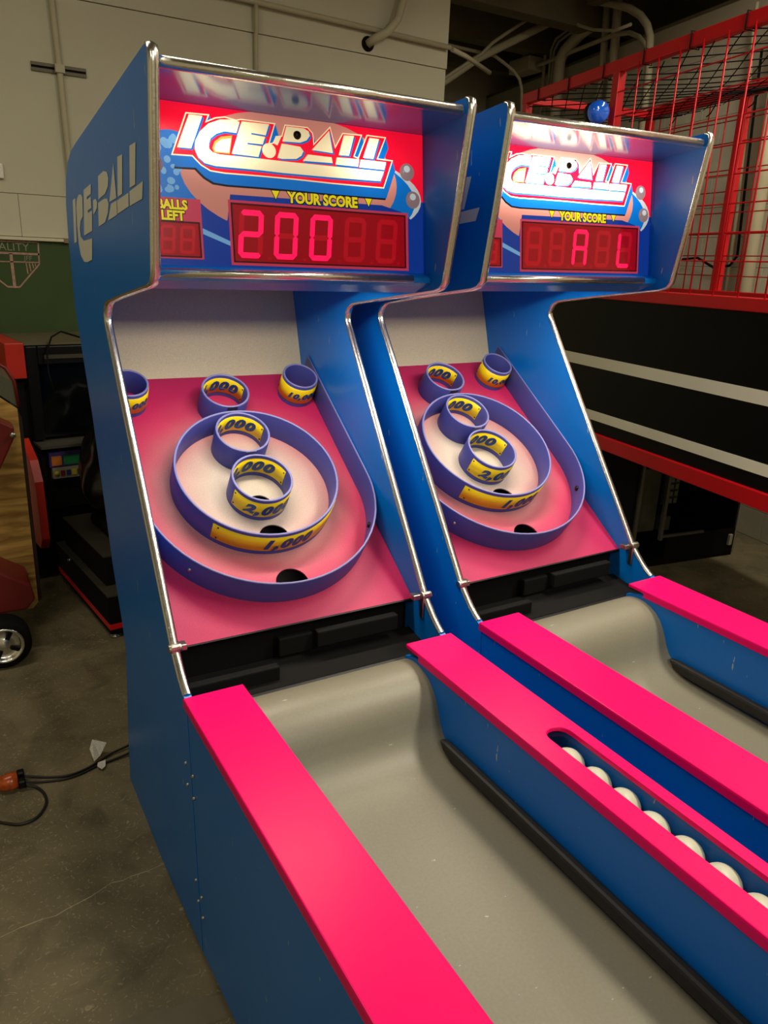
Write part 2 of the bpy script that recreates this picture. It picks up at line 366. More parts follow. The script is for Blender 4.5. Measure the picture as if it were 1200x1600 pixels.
pipe('conduit', [(4.758, 3.941, 3.739), (4.835, 4.392, 3.741), (4.865, 4.565, 3.714), (4.876, 4.631, 3.64), (4.875, 4.63, 2.8)], .012, 'outer of two thin conduits bending together', WP)
pipe('conduit', [(4.753, 3.915, 3.702), (4.827, 4.342, 3.708), (4.856, 4.513, 3.681), (4.868, 4.581, 3.618), (4.868, 4.58, 2.9)], .012, 'inner of two thin conduits bending together', WP)
pipe('conduit', [(4.62, 4.55, 3.88), (4.591, 4.385, 3.827), (4.54, 4.088, 3.724), (4.502, 3.867, 3.616), (4.467, 3.662, 3.539), (4.418, 3.381, 3.468), (4.40, 3.2, 3.47)], .012, 'sagging cable looping under the ceiling joists', WP)
pipe('drain_pipe', [(4.37, 1.88, 3.4), (4.359, 1.853, 2.426), (4.338, 1.79, .2)], .05, 'wide cream pipe at the right edge behind the cage', WP)
pipe('conduit', [(4.49, 2.2, 3.4), (4.477, 2.188, 3.265), (4.455, 2.1, 2.61), (4.448, 2.06, 2.131), (4.440, 2.03, 1.2)], .012, 'thin pale conduit running down the block wall', WP)
tag(MB().tube([(4.56, 2.9, 1.80), (4.537, 2.651, 1.808), (4.485, 2.351, 1.829), (4.456, 2.18, 1.765), (4.431, 2.034, 1.78), (4.421, 1.98, 1.843), (4.425, 2.002, 2.129), (4.432, 2.04, 2.641), (4.44, 2.07, 3.1)], .009, 6).build('power_cable', M_BLACKM), 'black cable drooping along the block wall behind the cage', 'cable')

# ================================================================== THE BALL-ROLLING MACHINE
W = .74; T = .018; XI = W-T; XC = .372
FRONT = [(.008, .7240), (.03, .737), (.05, .752), (.075, .775), (.10, .80), (.189, 1.009), (.30, 1.112), (.40, 1.236), (.50, 1.372), (.575, 1.470), (.603, 1.507), (.617, 1.528), (.618, 1.548), (.606, 1.568), (.580, 1.582), (.54, 1.589), (.49, 1.5955), (.40, 1.608), (.25, 1.627), (.13, 1.642), (.103, 1.650), (.090, 1.664), (.085, 1.69), (.055, 1.85), (.024, 2.035), (.0215, 2.055), (.027, 2.068), (.040, 2.072)]
# the neck edge is one straight run from the hinge to the bend
FRONT = [p for p in FRONT if not (.15 < p[0] < .59 and .9 < p[1] < 1.48)]
BACK = [(.06, 2.071), (.85, 1.985), (.93, 1.973), (1.0, 1.95), (1.06, 1.90), (1.09, 1.84), (1.102, 1.74), (1.087, 1.54), (1.04, 1.443), (.94, 1.236), (.862, 1.006), (.788, .771), (.704, .607), (.676, .52), (.75, .16), (.78, FL), (.35, FL), (-.052, .005), (-.016, .715)]
SIDE = FRONT+BACK
PF0 = Vector((0, .1516, .7743)); PFA = math.atan2(.548, .794)
PFM = Matrix.Translation(PF0) @ Matrix.Rotation(PFA, 4, 'X')
A0 = Vector((0, .1802, 1.6838)); ATA = math.atan2(.3284, .0384)
ATM = Matrix.Translation(A0) @ Matrix.Rotation(ATA, 4, 'X')
LOGO = {"outline":[[0.1215,0.3127],[0.1738,0.3143],[0.1671,0.3007],[0.186,0.3099],[0.2073,0.3142],[0.2338,0.3107],[0.2448,0.3138],[0.3265,0.314],[0.3099,0.2706],[0.3171,0.2725],[0.3264,0.287],[0.3394,0.2896],[0.3485,0.314],[0.406,0.3148],[0.4185,0.3039],[0.4206,0.2931],[0.4207,0.2815],[0.4639,0.3232],[0.4755,0.2807],[0.4954,0.3121],[0.5488,0.3136],[0.5263,0.2638],[0.5356,0.2618],[0.5611,0.3149],[0.6153,0.3149],[0.5909,0.2647],[0.6334,0.2642],[0.6062,0.197],[0.4671,0.1964],[0.3681,0.1977],[0.2816,0.1976],[0.1992,0.1968],[0.1675,0.199],[0.1473,0.2091],[0.1352,0.2199],[0.1292,0.2259],[0.0836,0.2244]],
"I":[[0.128,0.3089],[0.1573,0.3089],[0.1279,0.2415],[0.0974,0.2408]],"C":[[0.2411,0.3067],[0.223,0.3094],[0.1962,0.3064],[0.1692,0.2951],[0.1499,0.2777],[0.1381,0.2578],[0.1355,0.2411],[0.142,0.2252],[0.1555,0.2146],[0.1789,0.2107],[0.2825,0.2110],[0.3366,0.2100],[0.4676,0.2107],[0.5957,0.2130],[0.6065,0.2360],[0.5375,0.2357],[0.3381,0.2351],[0.284,0.2356],[0.2153,0.2355],[0.1912,0.2354],[0.1756,0.2379],[0.1682,0.2443],[0.1675,0.2537],[0.1723,0.266],[0.1862,0.2769],[0.2052,0.2837],[0.2319,0.283]],
"E":[[0.2458,0.3085],[0.3102,0.3097],[0.3009,0.2856],[0.2671,0.287],[0.2661,0.284],[0.2993,0.2822],[0.2927,0.2659],[0.2567,0.2656],[0.2557,0.2626],[0.2897,0.2617],[0.2807,0.2385],[0.2509,0.2391],[0.2183,0.2396]],"dash":[[0.325,0.2869],[0.3394,0.2884],[0.3282,0.2675],[0.317,0.2713]],
"B1":[[0.352,0.31],[0.3961,0.3102],[0.4072,0.3054],[0.41,0.2961],[0.4014,0.2856],[0.3849,0.279],[0.3404,0.2771]],"B2":[[0.3385,0.2722],[0.3496,0.2721],[0.3845,0.2702],[0.3921,0.2613],[0.3868,0.2512],[0.3735,0.2431],[0.3384,0.2398],[0.3267,0.2413]],
"A1":[[0.4601,0.3125],[0.4681,0.2645],[0.4135,0.2662]],"A2":[[0.4032,0.2555],[0.4644,0.2551],[0.4666,0.2425],[0.3895,0.2405]],"L1":[[0.4986,0.3069],[0.5261,0.3084],[0.5107,0.2629],[0.4832,0.2617]],"L1b":[[0.4779,0.2564],[0.5383,0.2578],[0.5342,0.2407],[0.4739,0.2402]],"L2":[[0.568,0.3085],[0.5947,0.3084],[0.5773,0.2619],[0.5489,0.2622]],"L2b":[[0.5424,0.2573],[0.6132,0.258],[0.6073,0.2398],[0.5376,0.2396]]}
CIN = [[0.2221,0.2772],[0.1965,0.2721],[0.1812,0.261],[0.1749,0.2474],[0.1782,0.2382],[0.2141,0.2385]]
CIN2 = [[0.219,0.2709],[0.1974,0.2663],[0.1849,0.2578],[0.1793,0.2466],[0.1823,0.2405],[0.2122,0.241]]
SLOGO = {"I":[[0.957,1.8474],[0.9094,1.8497],[0.9481,1.7322],[0.9914,1.7287]],"C":[[0.7962,1.8472],[0.8188,1.8547],[0.8502,1.8564],[0.8919,1.8453],[0.9088,1.8238],[0.9181,1.7789],[0.9156,1.7284],[0.898,1.6961],[0.8517,1.6783],[0.8042,1.6777],[0.7272,1.6854],[0.7004,1.7404],[0.7766,1.7367],[0.8298,1.7348],[0.8729,1.7464],[0.8754,1.7689],[0.8519,1.7885],[0.8148,1.7984]],"E":[[0.7701,1.8636],[0.6606,1.8726],[0.6711,1.8491],[0.7315,1.844],[0.732,1.8378],[0.6742,1.8424],[0.6793,1.8149],[0.7322,1.8106],[0.7326,1.8043],[0.6727,1.8085],[0.6921,1.7592],[0.8181,1.748]],"dash":[[0.6484,1.8319],[0.6132,1.8342],[0.5946,1.8254],[0.6047,1.812],[0.6333,1.803],[0.6587,1.7978]],"B1":[[0.5595,1.8835],[0.4903,1.8897],[0.4523,1.8851],[0.4399,1.8715],[0.4504,1.854],[0.4896,1.8396],[0.5771,1.8305]],"B2":[[0.5846,1.823],[0.5038,1.829],[0.4682,1.8273],[0.4568,1.8156],[0.4722,1.7956],[0.5141,1.7758],[0.5986,1.7678]],"A1":[[0.374,1.8985],[0.3672,1.8242],[0.4478,1.8189]],"A2":[[0.4301,1.8144],[0.3655,1.8188],[0.3721,1.7886],[0.4765,1.7787]],"L1":[[0.3286,1.9066],[0.2792,1.9072],[0.3041,1.8298],[0.3525,1.8253]],"L1b":[[0.3602,1.8186],[0.2418,1.8288],[0.2483,1.8016],[0.3661,1.7902]],"L2":[[0.2077,1.9167],[0.1534,1.9184],[0.178,1.8409],[0.2281,1.8374]],"L2b":[[0.2334,1.8304],[0.111,1.8429],[0.1249,1.8109],[0.2386,1.8019]]}

def field_mat():
    m = bpy.data.materials.new('airbrushed playfield'); m.use_nodes = True; nt = m.node_tree; b = nt.nodes['Principled BSDF']
    b.inputs['Roughness'].default_value = .48; b.inputs['Specular IOR Level'].default_value = .35
    tc = nt.nodes.new('ShaderNodeTexCoord')
    ds = nt.nodes.new('ShaderNodeVectorMath'); ds.operation = 'DISTANCE'; nt.links.new(tc.outputs['Object'], ds.inputs[0]); ds.inputs[1].default_value = (XC, .473, 0)
    n = nt.nodes.new('ShaderNodeTexNoise'); n.inputs['Scale'].default_value = 7; n.inputs['Detail'].default_value = 2; nt.links.new(tc.outputs['Object'], n.inputs['Vector'])
    ad = nt.nodes.new('ShaderNodeMath'); ad.operation = 'MULTIPLY_ADD'; nt.links.new(n.outputs['Fac'], ad.inputs[0]); ad.inputs[1].default_value = .05
    nt.links.new(ds.outputs['Value'], ad.inputs[2])
    r = nt.nodes.new('ShaderNodeValToRGB'); e = r.color_ramp.elements
    stops = [(.0, (222, 212, 197)), (.14, (222, 208, 194)), (.21, (222, 188, 180)), (.262, (218, 152, 154)), (.31, (212, 108, 124)), (.37, (220, 70, 110)), (.45, (210, 42, 104)), (.75, (204, 36, 100))]
    e[0].position = stops[0][0]; e[0].color = lin(stops[0][1]); e[1].position = stops[1][0]; e[1].color = lin(stops[1][1])
    for p, c in stops[2:]:
        q = e.new(p); q.color = lin(c)
    nt.links.new(ad.outputs[0], r.inputs[0])
    g = nt.nodes.new('ShaderNodeTexNoise'); g.inputs['Scale'].default_value = 320; nt.links.new(tc.outputs['Object'], g.inputs['Vector'])
    mx = nt.nodes.new('ShaderNodeMix'); mx.data_type = 'RGBA'; mx.blend_type = 'MULTIPLY'; mx.inputs['Factor'].default_value = .45
    nt.links.new(r.outputs[0], mx.inputs['A']); nt.links.new(g.outputs['Fac'], mx.inputs['B'])
    g2 = nt.nodes.new('ShaderNodeBump'); g2.inputs['Strength'].default_value = .12; g2.inputs['Distance'].default_value = .002
    nt.links.new(g.outputs['Fac'], g2.inputs['Height']); nt.links.new(g2.outputs[0], b.inputs['Normal'])
    nt.links.new(mx.outputs['Result'], b.inputs['Base Color'])
    return m
M_FIELD = field_mat()

def plate_arc(mb, c, r, h0, h1, a0, a1, n=24, th=.0012):
    s = 1 if th > 0 else -1
    mb.lathe([(r, h0), (r+th, h0), (r+th, h1), (r, h1)], n, 'z', (c[0], c[1], 0), 0, True, a0, a1)
def arc_text(mb, s, c, r, h, size, amid, inner, mi=1):
    vs, fs = text_geo(s, size, .28, size*.066)
    out = []
    for x, y, _ in vs:
        a = amid-1.12*x/r if inner else amid+1.12*x/r
        out.append((c[0]+r*math.cos(a), c[1]+r*math.sin(a), h+y))
    mb.add(out, fs if not inner else fs, mi)

def build_machine():
    root = empty('skee_ball_machine', (0, 0, 0))
    # ---- side panels with chrome edge moulding
    for k, (x0, x1) in enumerate(((0, T), (XI, W))):
        p = MB().prism_x(SIDE, x0, x1).build('side_panel', M_BLUE, root)
        mb = MB(); n = len(FRONT); vs = []
        for i, (y, z) in enumerate(FRONT):
            t = Vector(FRONT[min(i+1, n-1)])-Vector(FRONT[max(i-1, 0)]); t.normalize(); nn = Vector((-t.y, t.x))   # outward
            if nn.x > 0 and i > n-3: pass
            for dx, d in ((x0-.0015, -.002), (x0-.0015, .0015), (x0+.004, .0042), ((x0+x1)/2, .0052), (x1-.004, .0042), (x1+.0015, .0015), (x1+.0015, -.002)):
                vs.append((dx, y+nn.x*d, z+nn.y*d))
        fs = [(i*7+j, i*7+j+1, (i+1)*7+j+1, (i+1)*7+j) for i in range(n-1) for j in range(6)]
        mb.add(vs, fs, 0, True)
        mb.build('edge_moulding', M_CHROME, p)
        cl = MB().lathe([(.0, -.016), (.011, -.016), (.011, .016), (0, .016)], 12, 'x', ((x0+x1)/2, .098, .803))
        cl.box(x0-.002, x1+.002, .088, .112, .795, .812)
        if k: cl.box(x0-.006, x0-.001, .088, .104, .735, .80); cl.box(x0-.03, x0, .10, .125, .79, .806)
        else: cl.box(x1, x1+.022, .10, .125, .79, .806)
        cl.build('hinge_clamp', M_STEEL, p, bevel=.002)
    lp = MB()
    for poly in SLOGO.values():
        n = len(poly); a = sum(poly[i][0]*poly[(i+1) % n][1]-poly[(i+1) % n][0]*poly[i][1] for i in range(n))
        q = poly if a < 0 else poly[::-1]
        lp.add([(-.0009, y, z) for y, z in q], [list(range(n))])
    side0 = [c for c in root.children if c.name.startswith('side_panel')][0]
    lp.build('vinyl_lettering', M_WHITEP, side0, recalc=False)
    sc = MB()
    for y, z in [(.013, .535), (-.045, .536), (.006, .478), (-.046, .474), (-.027, .215), (-.073, .2), (-.041, .161), (-.076, .139)]:
        MB().lathe([(.0045, 0), (.0045, -.003), (.002, -.0055), (0, -.0055)], 10, 'x', (0.0, y, z)).build('screw', M_STEEL, side0)
    # ---- rear, roof, underside of the head
    def slab(name, p, q, th, mat, x0=T, x1=XI):
        p, q = Vector(p), Vector(q); t = (q-p).normalized(); n = Vector((-t.y, t.x))*th
        return MB().prism_x([tuple(p), tuple(q), tuple(q+n), tuple(p+n)], x0, x1).build(name, mat, root)
    slab('roof_panel', (.05, 2.056), (.95, 1.96), -.012, M_BLUE2)
    slab('rear_panel', (1.08, 1.86), (1.07, 1.55), -.012, M_BLUE2); slab('rear_panel', (1.065, 1.52), (.66, .55), -.012, M_BLUE2); slab('rear_panel', (.665, .5), (.765, 0.0), -.012, M_BLUE2)
    slab('backboard', (.9456, 1.3227), (1.035, 1.625), -.012, M_GREY)
    # head: sloping ceiling, ledge, chrome strips
    slab('head_ceiling', (.036, 2.038), (.222, 2.0125), .012, pmat('glossy blue laminate', (0, 106, 190), .16, spec=.9))
    MB().prism_x([(.181, 1.684), (.149, 1.6755), (.145, 1.672), (.145, 1.661), (.16, 1.652), (.215, 1.633), (.215, 1.715), (.205, 1.715), (.205, 1.684)], T, XI).build('head_ledge', M_BLUE2, root)
    MB().prism_x([(.46, 1.64), (1.03, 1.61), (1.03, 1.622), (.472, 1.65), (.472, 1.715), (.46, 1.715)], T, XI).build('head_underside', M_BLUE2, root)
    hb = MB().box(T, XI, .205, .472, 1.715, 1.725); hb.box(T+.055, T+.065, .215, .46, 1.640, 1.715); hb.box(XI-.065, XI-.055, .215, .46, 1.640, 1.715); hb.build('lamp_housing', M_BLUE2, root)  # end plates added to keep the lamp's light off the side walls
    MB().prism_x([(.036+.0105*math.cos(t), 2.0455+.0105*math.sin(t)) for t in [math.pi*(.5+i/10) for i in range(11)]]+[(.048, 2.036), (.048, 2.055)], T, .708, smooth=True).build('chrome_strip', M_CHROME, root)
    MB().prism_x([(.149+.0095*math.cos(t), 1.6690+.0095*math.sin(t)) for t in [math.pi*(.5+i/10) for i in range(11)]]+[(.152, 1.6595), (.152, 1.6785)], T, .668, smooth=True).build('chrome_strip', M_CHROME, root)
    # ---- playfield with ball holes
    holes = [circle(.385, .124, .048), circle(.386, .286, .045), circle(.381, .405, .040), circle(.379, .592, .036), circle(.377, .768, .034), circle(.655, .846, .036), circle(.089, .846, .036)]
    pf = holed([(T+.001, 0), (XI-.001, 0), (XI-.001, .966), (T+.001, .966)], holes, -.004, 0).build('playfield', M_FIELD, root, mat4=PFM)
    MB().box(T, XI, -.004, 0.0, -.014, -.001).build('front_edge', M_BLACK, pf)
    MB().box(T, XI, .02, .95, -.14, -.12).build('ball_chute', M_BLACKM, root, mat4=PFM)
    # U shaped fence
    R = .3465; cy = .418; path = [(XC+R, .955), (XC+R, .60)]
    path += [(XC+R*math.cos(a), cy+R*math.sin(a)) for a in [math.radians(d) for d in range(0, -181, -5)]]
    path += [(XC-R, .60), (XC-R, .955)]
    path = [(min(x, XI-.004), y) for x, y in path]
    def fence(path, th, h):
        n = len(path); vs = []
        for i, (x, y) in enumerate(path):
            t = Vector(path[min(i+1, n-1)])-Vector(path[max(i-1, 0)]); t.normalize(); nn = Vector((-t.y, t.x))*th/2
            for sgn, hh in ((1, 0), (1, h-.002), (.5, h), (-.5, h), (-1, h-.002), (-1, 0)): vs.append((x+nn.x*sgn, y+nn.y*sgn, hh))
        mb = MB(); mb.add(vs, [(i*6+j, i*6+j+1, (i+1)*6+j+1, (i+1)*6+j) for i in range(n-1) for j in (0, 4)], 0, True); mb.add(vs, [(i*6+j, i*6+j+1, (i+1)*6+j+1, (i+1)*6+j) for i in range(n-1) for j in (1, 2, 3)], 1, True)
        mb.add(vs[:6], [list(range(6))]); mb.add(vs[-6:], [list(range(6))[::-1]]); return mb
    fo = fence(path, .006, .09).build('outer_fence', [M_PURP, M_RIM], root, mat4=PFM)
    for a in (-140, -30):
        a = math.radians(a); MB().lathe([(.0, .006), (.004, .005), (.006, 0)], 10, 'z').build('screw', M_STEEL, fo, mat4=Matrix.Translation((XC+(R+.003)*math.cos(a), cy+(R+.003)*math.sin(a), .045)) @ Matrix.Rotation(a, 4, 'Z') @ Matrix.Rotation(math.pi/2, 4, 'Y'))
        MB().lathe([(.0, .008), (.009, .007), (.009, 0)], 8, 'z').build('bolt_nut', M_BLACK, fo, mat4=Matrix.Translation((XC+(R-.003)*math.cos(a), cy+(R-.003)*math.sin(a), .045)) @ Matrix.Rotation(a, 4, 'Z') @ Matrix.Rotation(-math.pi/2, 4, 'Y'))
    # rings
    def ring(u, v, r, h=.09, n=48, th=.007):
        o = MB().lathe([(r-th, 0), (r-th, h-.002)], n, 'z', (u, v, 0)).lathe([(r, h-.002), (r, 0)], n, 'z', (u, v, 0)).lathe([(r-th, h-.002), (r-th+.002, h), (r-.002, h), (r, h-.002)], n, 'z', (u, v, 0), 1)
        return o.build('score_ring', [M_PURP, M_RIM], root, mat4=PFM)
    D = math.radians
    def deco(ro, c, r, kind, s, a0, a1, amid, size, h0=.017, h1=.077):
        inner = kind == 'in'
        rr = r-.007 if inner else r; pm = MB(); plate_arc(pm, c, rr, h0, h1, D(a0), D(a1), 28, -.0012 if inner else .0012); pm.build('score_plate', M_YEL, ro)
        tm = MB(); arc_text(tm, s, c, rr-.0022 if inner else rr+.0022, (h0+h1)/2-size*.36, size, D(amid), inner, 0); tm.build('score_numerals', M_NUM, ro, recalc=False)
        for a in (a0+4, a1-4):
            for hh in (h0+.008, h1-.008):
                q = rr-.0012 if inner else rr+.0012
                MB().lathe([(0, .0025), (.0022, .002), (.003, 0)], 6, 'z').build('rivet', M_BLACK, ro, mat4=Matrix.Translation((c[0]+q*math.cos(D(a)), c[1]+q*math.sin(D(a)), hh)) @ Matrix.Rotation(D(a), 4, 'Z') @ Matrix.Rotation(-math.pi/2 if inner else math.pi/2, 4, 'Y'))
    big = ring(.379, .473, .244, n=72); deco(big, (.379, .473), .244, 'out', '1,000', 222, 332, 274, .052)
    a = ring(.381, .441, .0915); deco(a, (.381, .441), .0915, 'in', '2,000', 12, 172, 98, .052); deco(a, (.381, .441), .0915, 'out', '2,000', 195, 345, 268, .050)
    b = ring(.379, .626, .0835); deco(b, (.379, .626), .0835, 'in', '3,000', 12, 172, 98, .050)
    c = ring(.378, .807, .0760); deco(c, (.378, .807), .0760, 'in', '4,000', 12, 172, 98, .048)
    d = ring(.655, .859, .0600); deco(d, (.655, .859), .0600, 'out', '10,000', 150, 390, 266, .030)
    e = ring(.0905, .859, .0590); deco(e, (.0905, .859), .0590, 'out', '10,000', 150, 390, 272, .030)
    for q in (b, c):
        uu = .379
        vv, rr = (.626, .0835) if q is b else (.807, .0760)
        MB().box(uu-.016, uu+.016, vv-rr-.0006, vv-rr+.006, .072, .0885).build('ring_joint', M_STEEL, q)
    # ---- catch pit
    pit = MB().prism_x([(.20, .765), (.20, .58), (-.005, .58), (-.005, .60), (.188, .60), (.188, .765)], T, XI).build('catch_pit', M_BLACKM, root)
    slab('catch_slope', (.165, .675), (.0, .648), .01, M_BLACKM)
    MB().box(T, .272, .075, .10, .655, .700).build('pit_bar', M_BLACKM, root, bevel=.004)
    MB().box(.40, .655, .12, .145, .70, .748).build('pit_bar', M_BLACKM, root, bevel=.004)
    MB().box(.30, .40, .15, .17, .68, .735).build('pit_switch', M_BLACKM, root, bevel=.004)
    MB().prism_x([(.022, .650), (-.004, .650), (-.004, .676), (.004, .682), (.010, .682), (.010, .671), (.022, .671)], .13, .607).build('lip_bar', M_BLACK, root)
    # ---- lane with ramp
    prof = [(-.004, .680), (-.02, .6875), (-.04, .6925), (-.06, .694), (-.08, .6925), (-.105, .686), (-.13, .673), (-.148, .656), (-.162, .636), (-.174, .612), (-.186, .585), (-.20, .562), (-.218, .545), (-.24, .532), (-.268, .522), (-.30, .517), (-.34, .5145), (-.40, .513), (-.8, .512), (-1.3, .512), (-2.0, .512)]
    MB().sheet(prof, .133, .606, .012).build('lane', M_LANE, root)
    for x0, x1, y0 in ((.580, .605, 1), (.134, .159, 0)):
        xm = (x0+x1)/2
        bb = MB().prism_x([(-.215, .560), (-.235, .540), (-.27, .527), (-2.0, .523), (-2.0, .558), (-.24, .5635)], x0, x1).build('lane_bumper', M_RUBBER, root, bevel=.008)
    # lane boxes
    MB().prism_x([(-.017, .7165), (-.054, .004), (-.32, .045), (-2.0, .045), (-2.0, .7165)], .0010, .134).build('lane_box', M_BLUE, root)
    MB().prism_x([(-.004, .63), (-.004, .690), (-.05, .705), (-.12, .7165), (-2.0, .7165), (-2.0, .045), (-.32, .045), (-.05, .045)], .605, .618).build('lane_wall', M_BLUE, root)
    MB().prism_x([(-.017, .7165), (-.054, .004), (-.32, .045), (-2.0, .045), (-2.0, .7165)], .722, .7365).build('lane_wall', M_BLUE, root)
    MB().box(.618, .722, -1.98, -.03, .600, .634).build('ball_trough', pmat('dark blue trough', (30, 62, 98), .5, var=.2, vscale=14), root)
    MB().box(.0, .74, -2.02, -2.0, .05, .73).build('front_panel', M_BLUE, root)
    MB().box(.135, .605, -1.98, -.06, .05, .07).build('base_board', M_BLACKM, root)
    # rails
    def rail(x0, x1, slot):
        outer = [(x0, -.012), (x1, -.012), (x1, -2.01), (x0, -2.01)]
        hl = []
        if slot:
            a, b = slot; r = (b-a)/2; xm = (a+b)/2; y0 = -.496-r; y1 = -1.80
            hl = [[(xm+r*math.cos(D(t)), y0+r*math.sin(D(t))) for t in range(0, 181, 15)]+[(xm+r*math.cos(D(t)), y1+r*math.sin(D(t))) for t in range(180, 361, 15)]]
        o = holed(outer, hl, .7185, .7305).build('pink_rail', M_PINK, root, bevel=.003)
        lip = MB().box(x0-.0005, x0+.0035, -2.01, -.075 if slot else -.012, .706, .7275); lip.box(x1-.0035, x1+.0005, -2.01, -.012, .706, .7275)
        lip.build('rail_lip', M_PINK, o, bevel=.0015)
        return o
    rail(-.0065, .139, None); rr = rail(.600, .7475, (.655, .716))
    m = bpy.data.materials.get('clear acrylic')
    if not m:
        m = bpy.data.materials.new('clear acrylic'); m.use_nodes = True; nt = m.node_tree; nt.nodes.clear()
        out = nt.nodes.new('ShaderNodeOutputMaterial'); tr = nt.nodes.new('ShaderNodeBsdfTransparent'); tr.inputs[0].default_value = (.93, .95, .97, 1); gl = nt.nodes.new('ShaderNodeBsdfGlossy'); gl.inputs['Roughness'].default_value = .05
        fr = nt.nodes.new('ShaderNodeFresnel'); fr.inputs['IOR'].default_value = 1.22; mx = nt.nodes.new('ShaderNodeMixShader')
        ge = nt.nodes.new('ShaderNodeNewGeometry'); mm = nt.nodes.new('ShaderNodeMath'); mm.operation = 'SUBTRACT'; mm.use_clamp = True; nt.links.new(fr.outputs[0], mm.inputs[0]); nt.links.new(ge.outputs['Backfacing'], mm.inputs[1])
        nt.links.new(mm.outputs[0], mx.inputs[0]); nt.links.new(tr.outputs[0], mx.inputs[1]); nt.links.new(gl.outputs[0], mx.inputs[2]); nt.links.new(mx.outputs[0], out.inputs[0])
    MB().box(.650, .721, -1.86, -.49, .7150, .7180).build('ball_window', m, root)
    # playfield lamp recessed in the underside of the head
    MB().tube([(.05, .31, 1.700), (.69, .31, 1.700)], .010, 10).build('playfield_lamp', pmat('lit tube', (255, 240, 215), .5, emit=3.0), root)
    l = bpy.data.lights.new('playfield_light', 'AREA'); l.shape = 'RECTANGLE'; l.size = .50; l.size_y = .06; l.energy = 6.5; l.color = (1.0, .86, .66)
    lo = bpy.data.objects.new('playfield_light', l); COL.objects.link(lo); lo.parent = root; lo.location = (.37, .31, 1.685)
    return root

# ---- marquee: backlit print; hot spots are where the tubes stand behind the print
def art_mat(name, rgb, base, hots, gain=1.0):
    m = bpy.data.materials.new(name); m.use_nodes = True; nt = m.node_tree; nt.nodes.clear()
    out = nt.nodes.new('ShaderNodeOutputMaterial'); em = nt.nodes.new('ShaderNodeEmission'); em.inputs[0].default_value = lin(rgb)
    gl = nt.nodes.new('ShaderNodeBsdfGlossy'); gl.inputs['Roughness'].default_value = .25; gl.inputs[0].default_value = (.03, .03, .03, 1)
    ad = nt.nodes.new('ShaderNodeAddShader'); nt.links.new(em.outputs[0], ad.inputs[0]); nt.links.new(gl.outputs[0], ad.inputs[1]); nt.links.new(ad.outputs[0], out.inputs[0])
    tc = nt.nodes.new('ShaderNodeTexCoord'); sp = nt.nodes.new('ShaderNodeSeparateXYZ'); nt.links.new(tc.outputs['Object'], sp.inputs[0])
    def mth(op, a, b=None, c=None):
        n = nt.nodes.new('ShaderNodeMath'); n.operation = op
        for i, v in enumerate((a, b, c)):
            if v is None: continue
            if isinstance(v, (int, float)): n.inputs[i].default_value = v
            else: nt.links.new(v, n.inputs[i])
        return n.outputs[0]
    tot = base
    for x, y, sx, sy, amp in hots:
        dx = mth('DIVIDE', mth('SUBTRACT', sp.outputs[0], x), sx); dy = mth('DIVIDE', mth('SUBTRACT', sp.outputs[1], y), sy)
        q = mth('ADD', mth('MULTIPLY', dx, dx), mth('MULTIPLY', dy, dy))
        g = mth('MULTIPLY', mth('POWER', 2.71828, mth('MULTIPLY', q, -1.0)), amp*gain)
        tot = mth('ADD', g, tot)
    nt.links.new(tot, em.inputs[1]) if not isinstance(tot, (int, float)) else setattr(em.inputs[1], 'default_value', tot)
    return m
SEG = {'a': ((.08, .95), (.92, .95)), 'g': ((.10, .5), (.90, .5)), 'd': ((.08, .05), (.92, .05)), 'f': ((.06, .515), (.06, .935)), 'b': ((.94, .515), (.94, .935)), 'e': ((.06, .065), (.06, .485)), 'c': ((.94, .065), (.94, .485))}
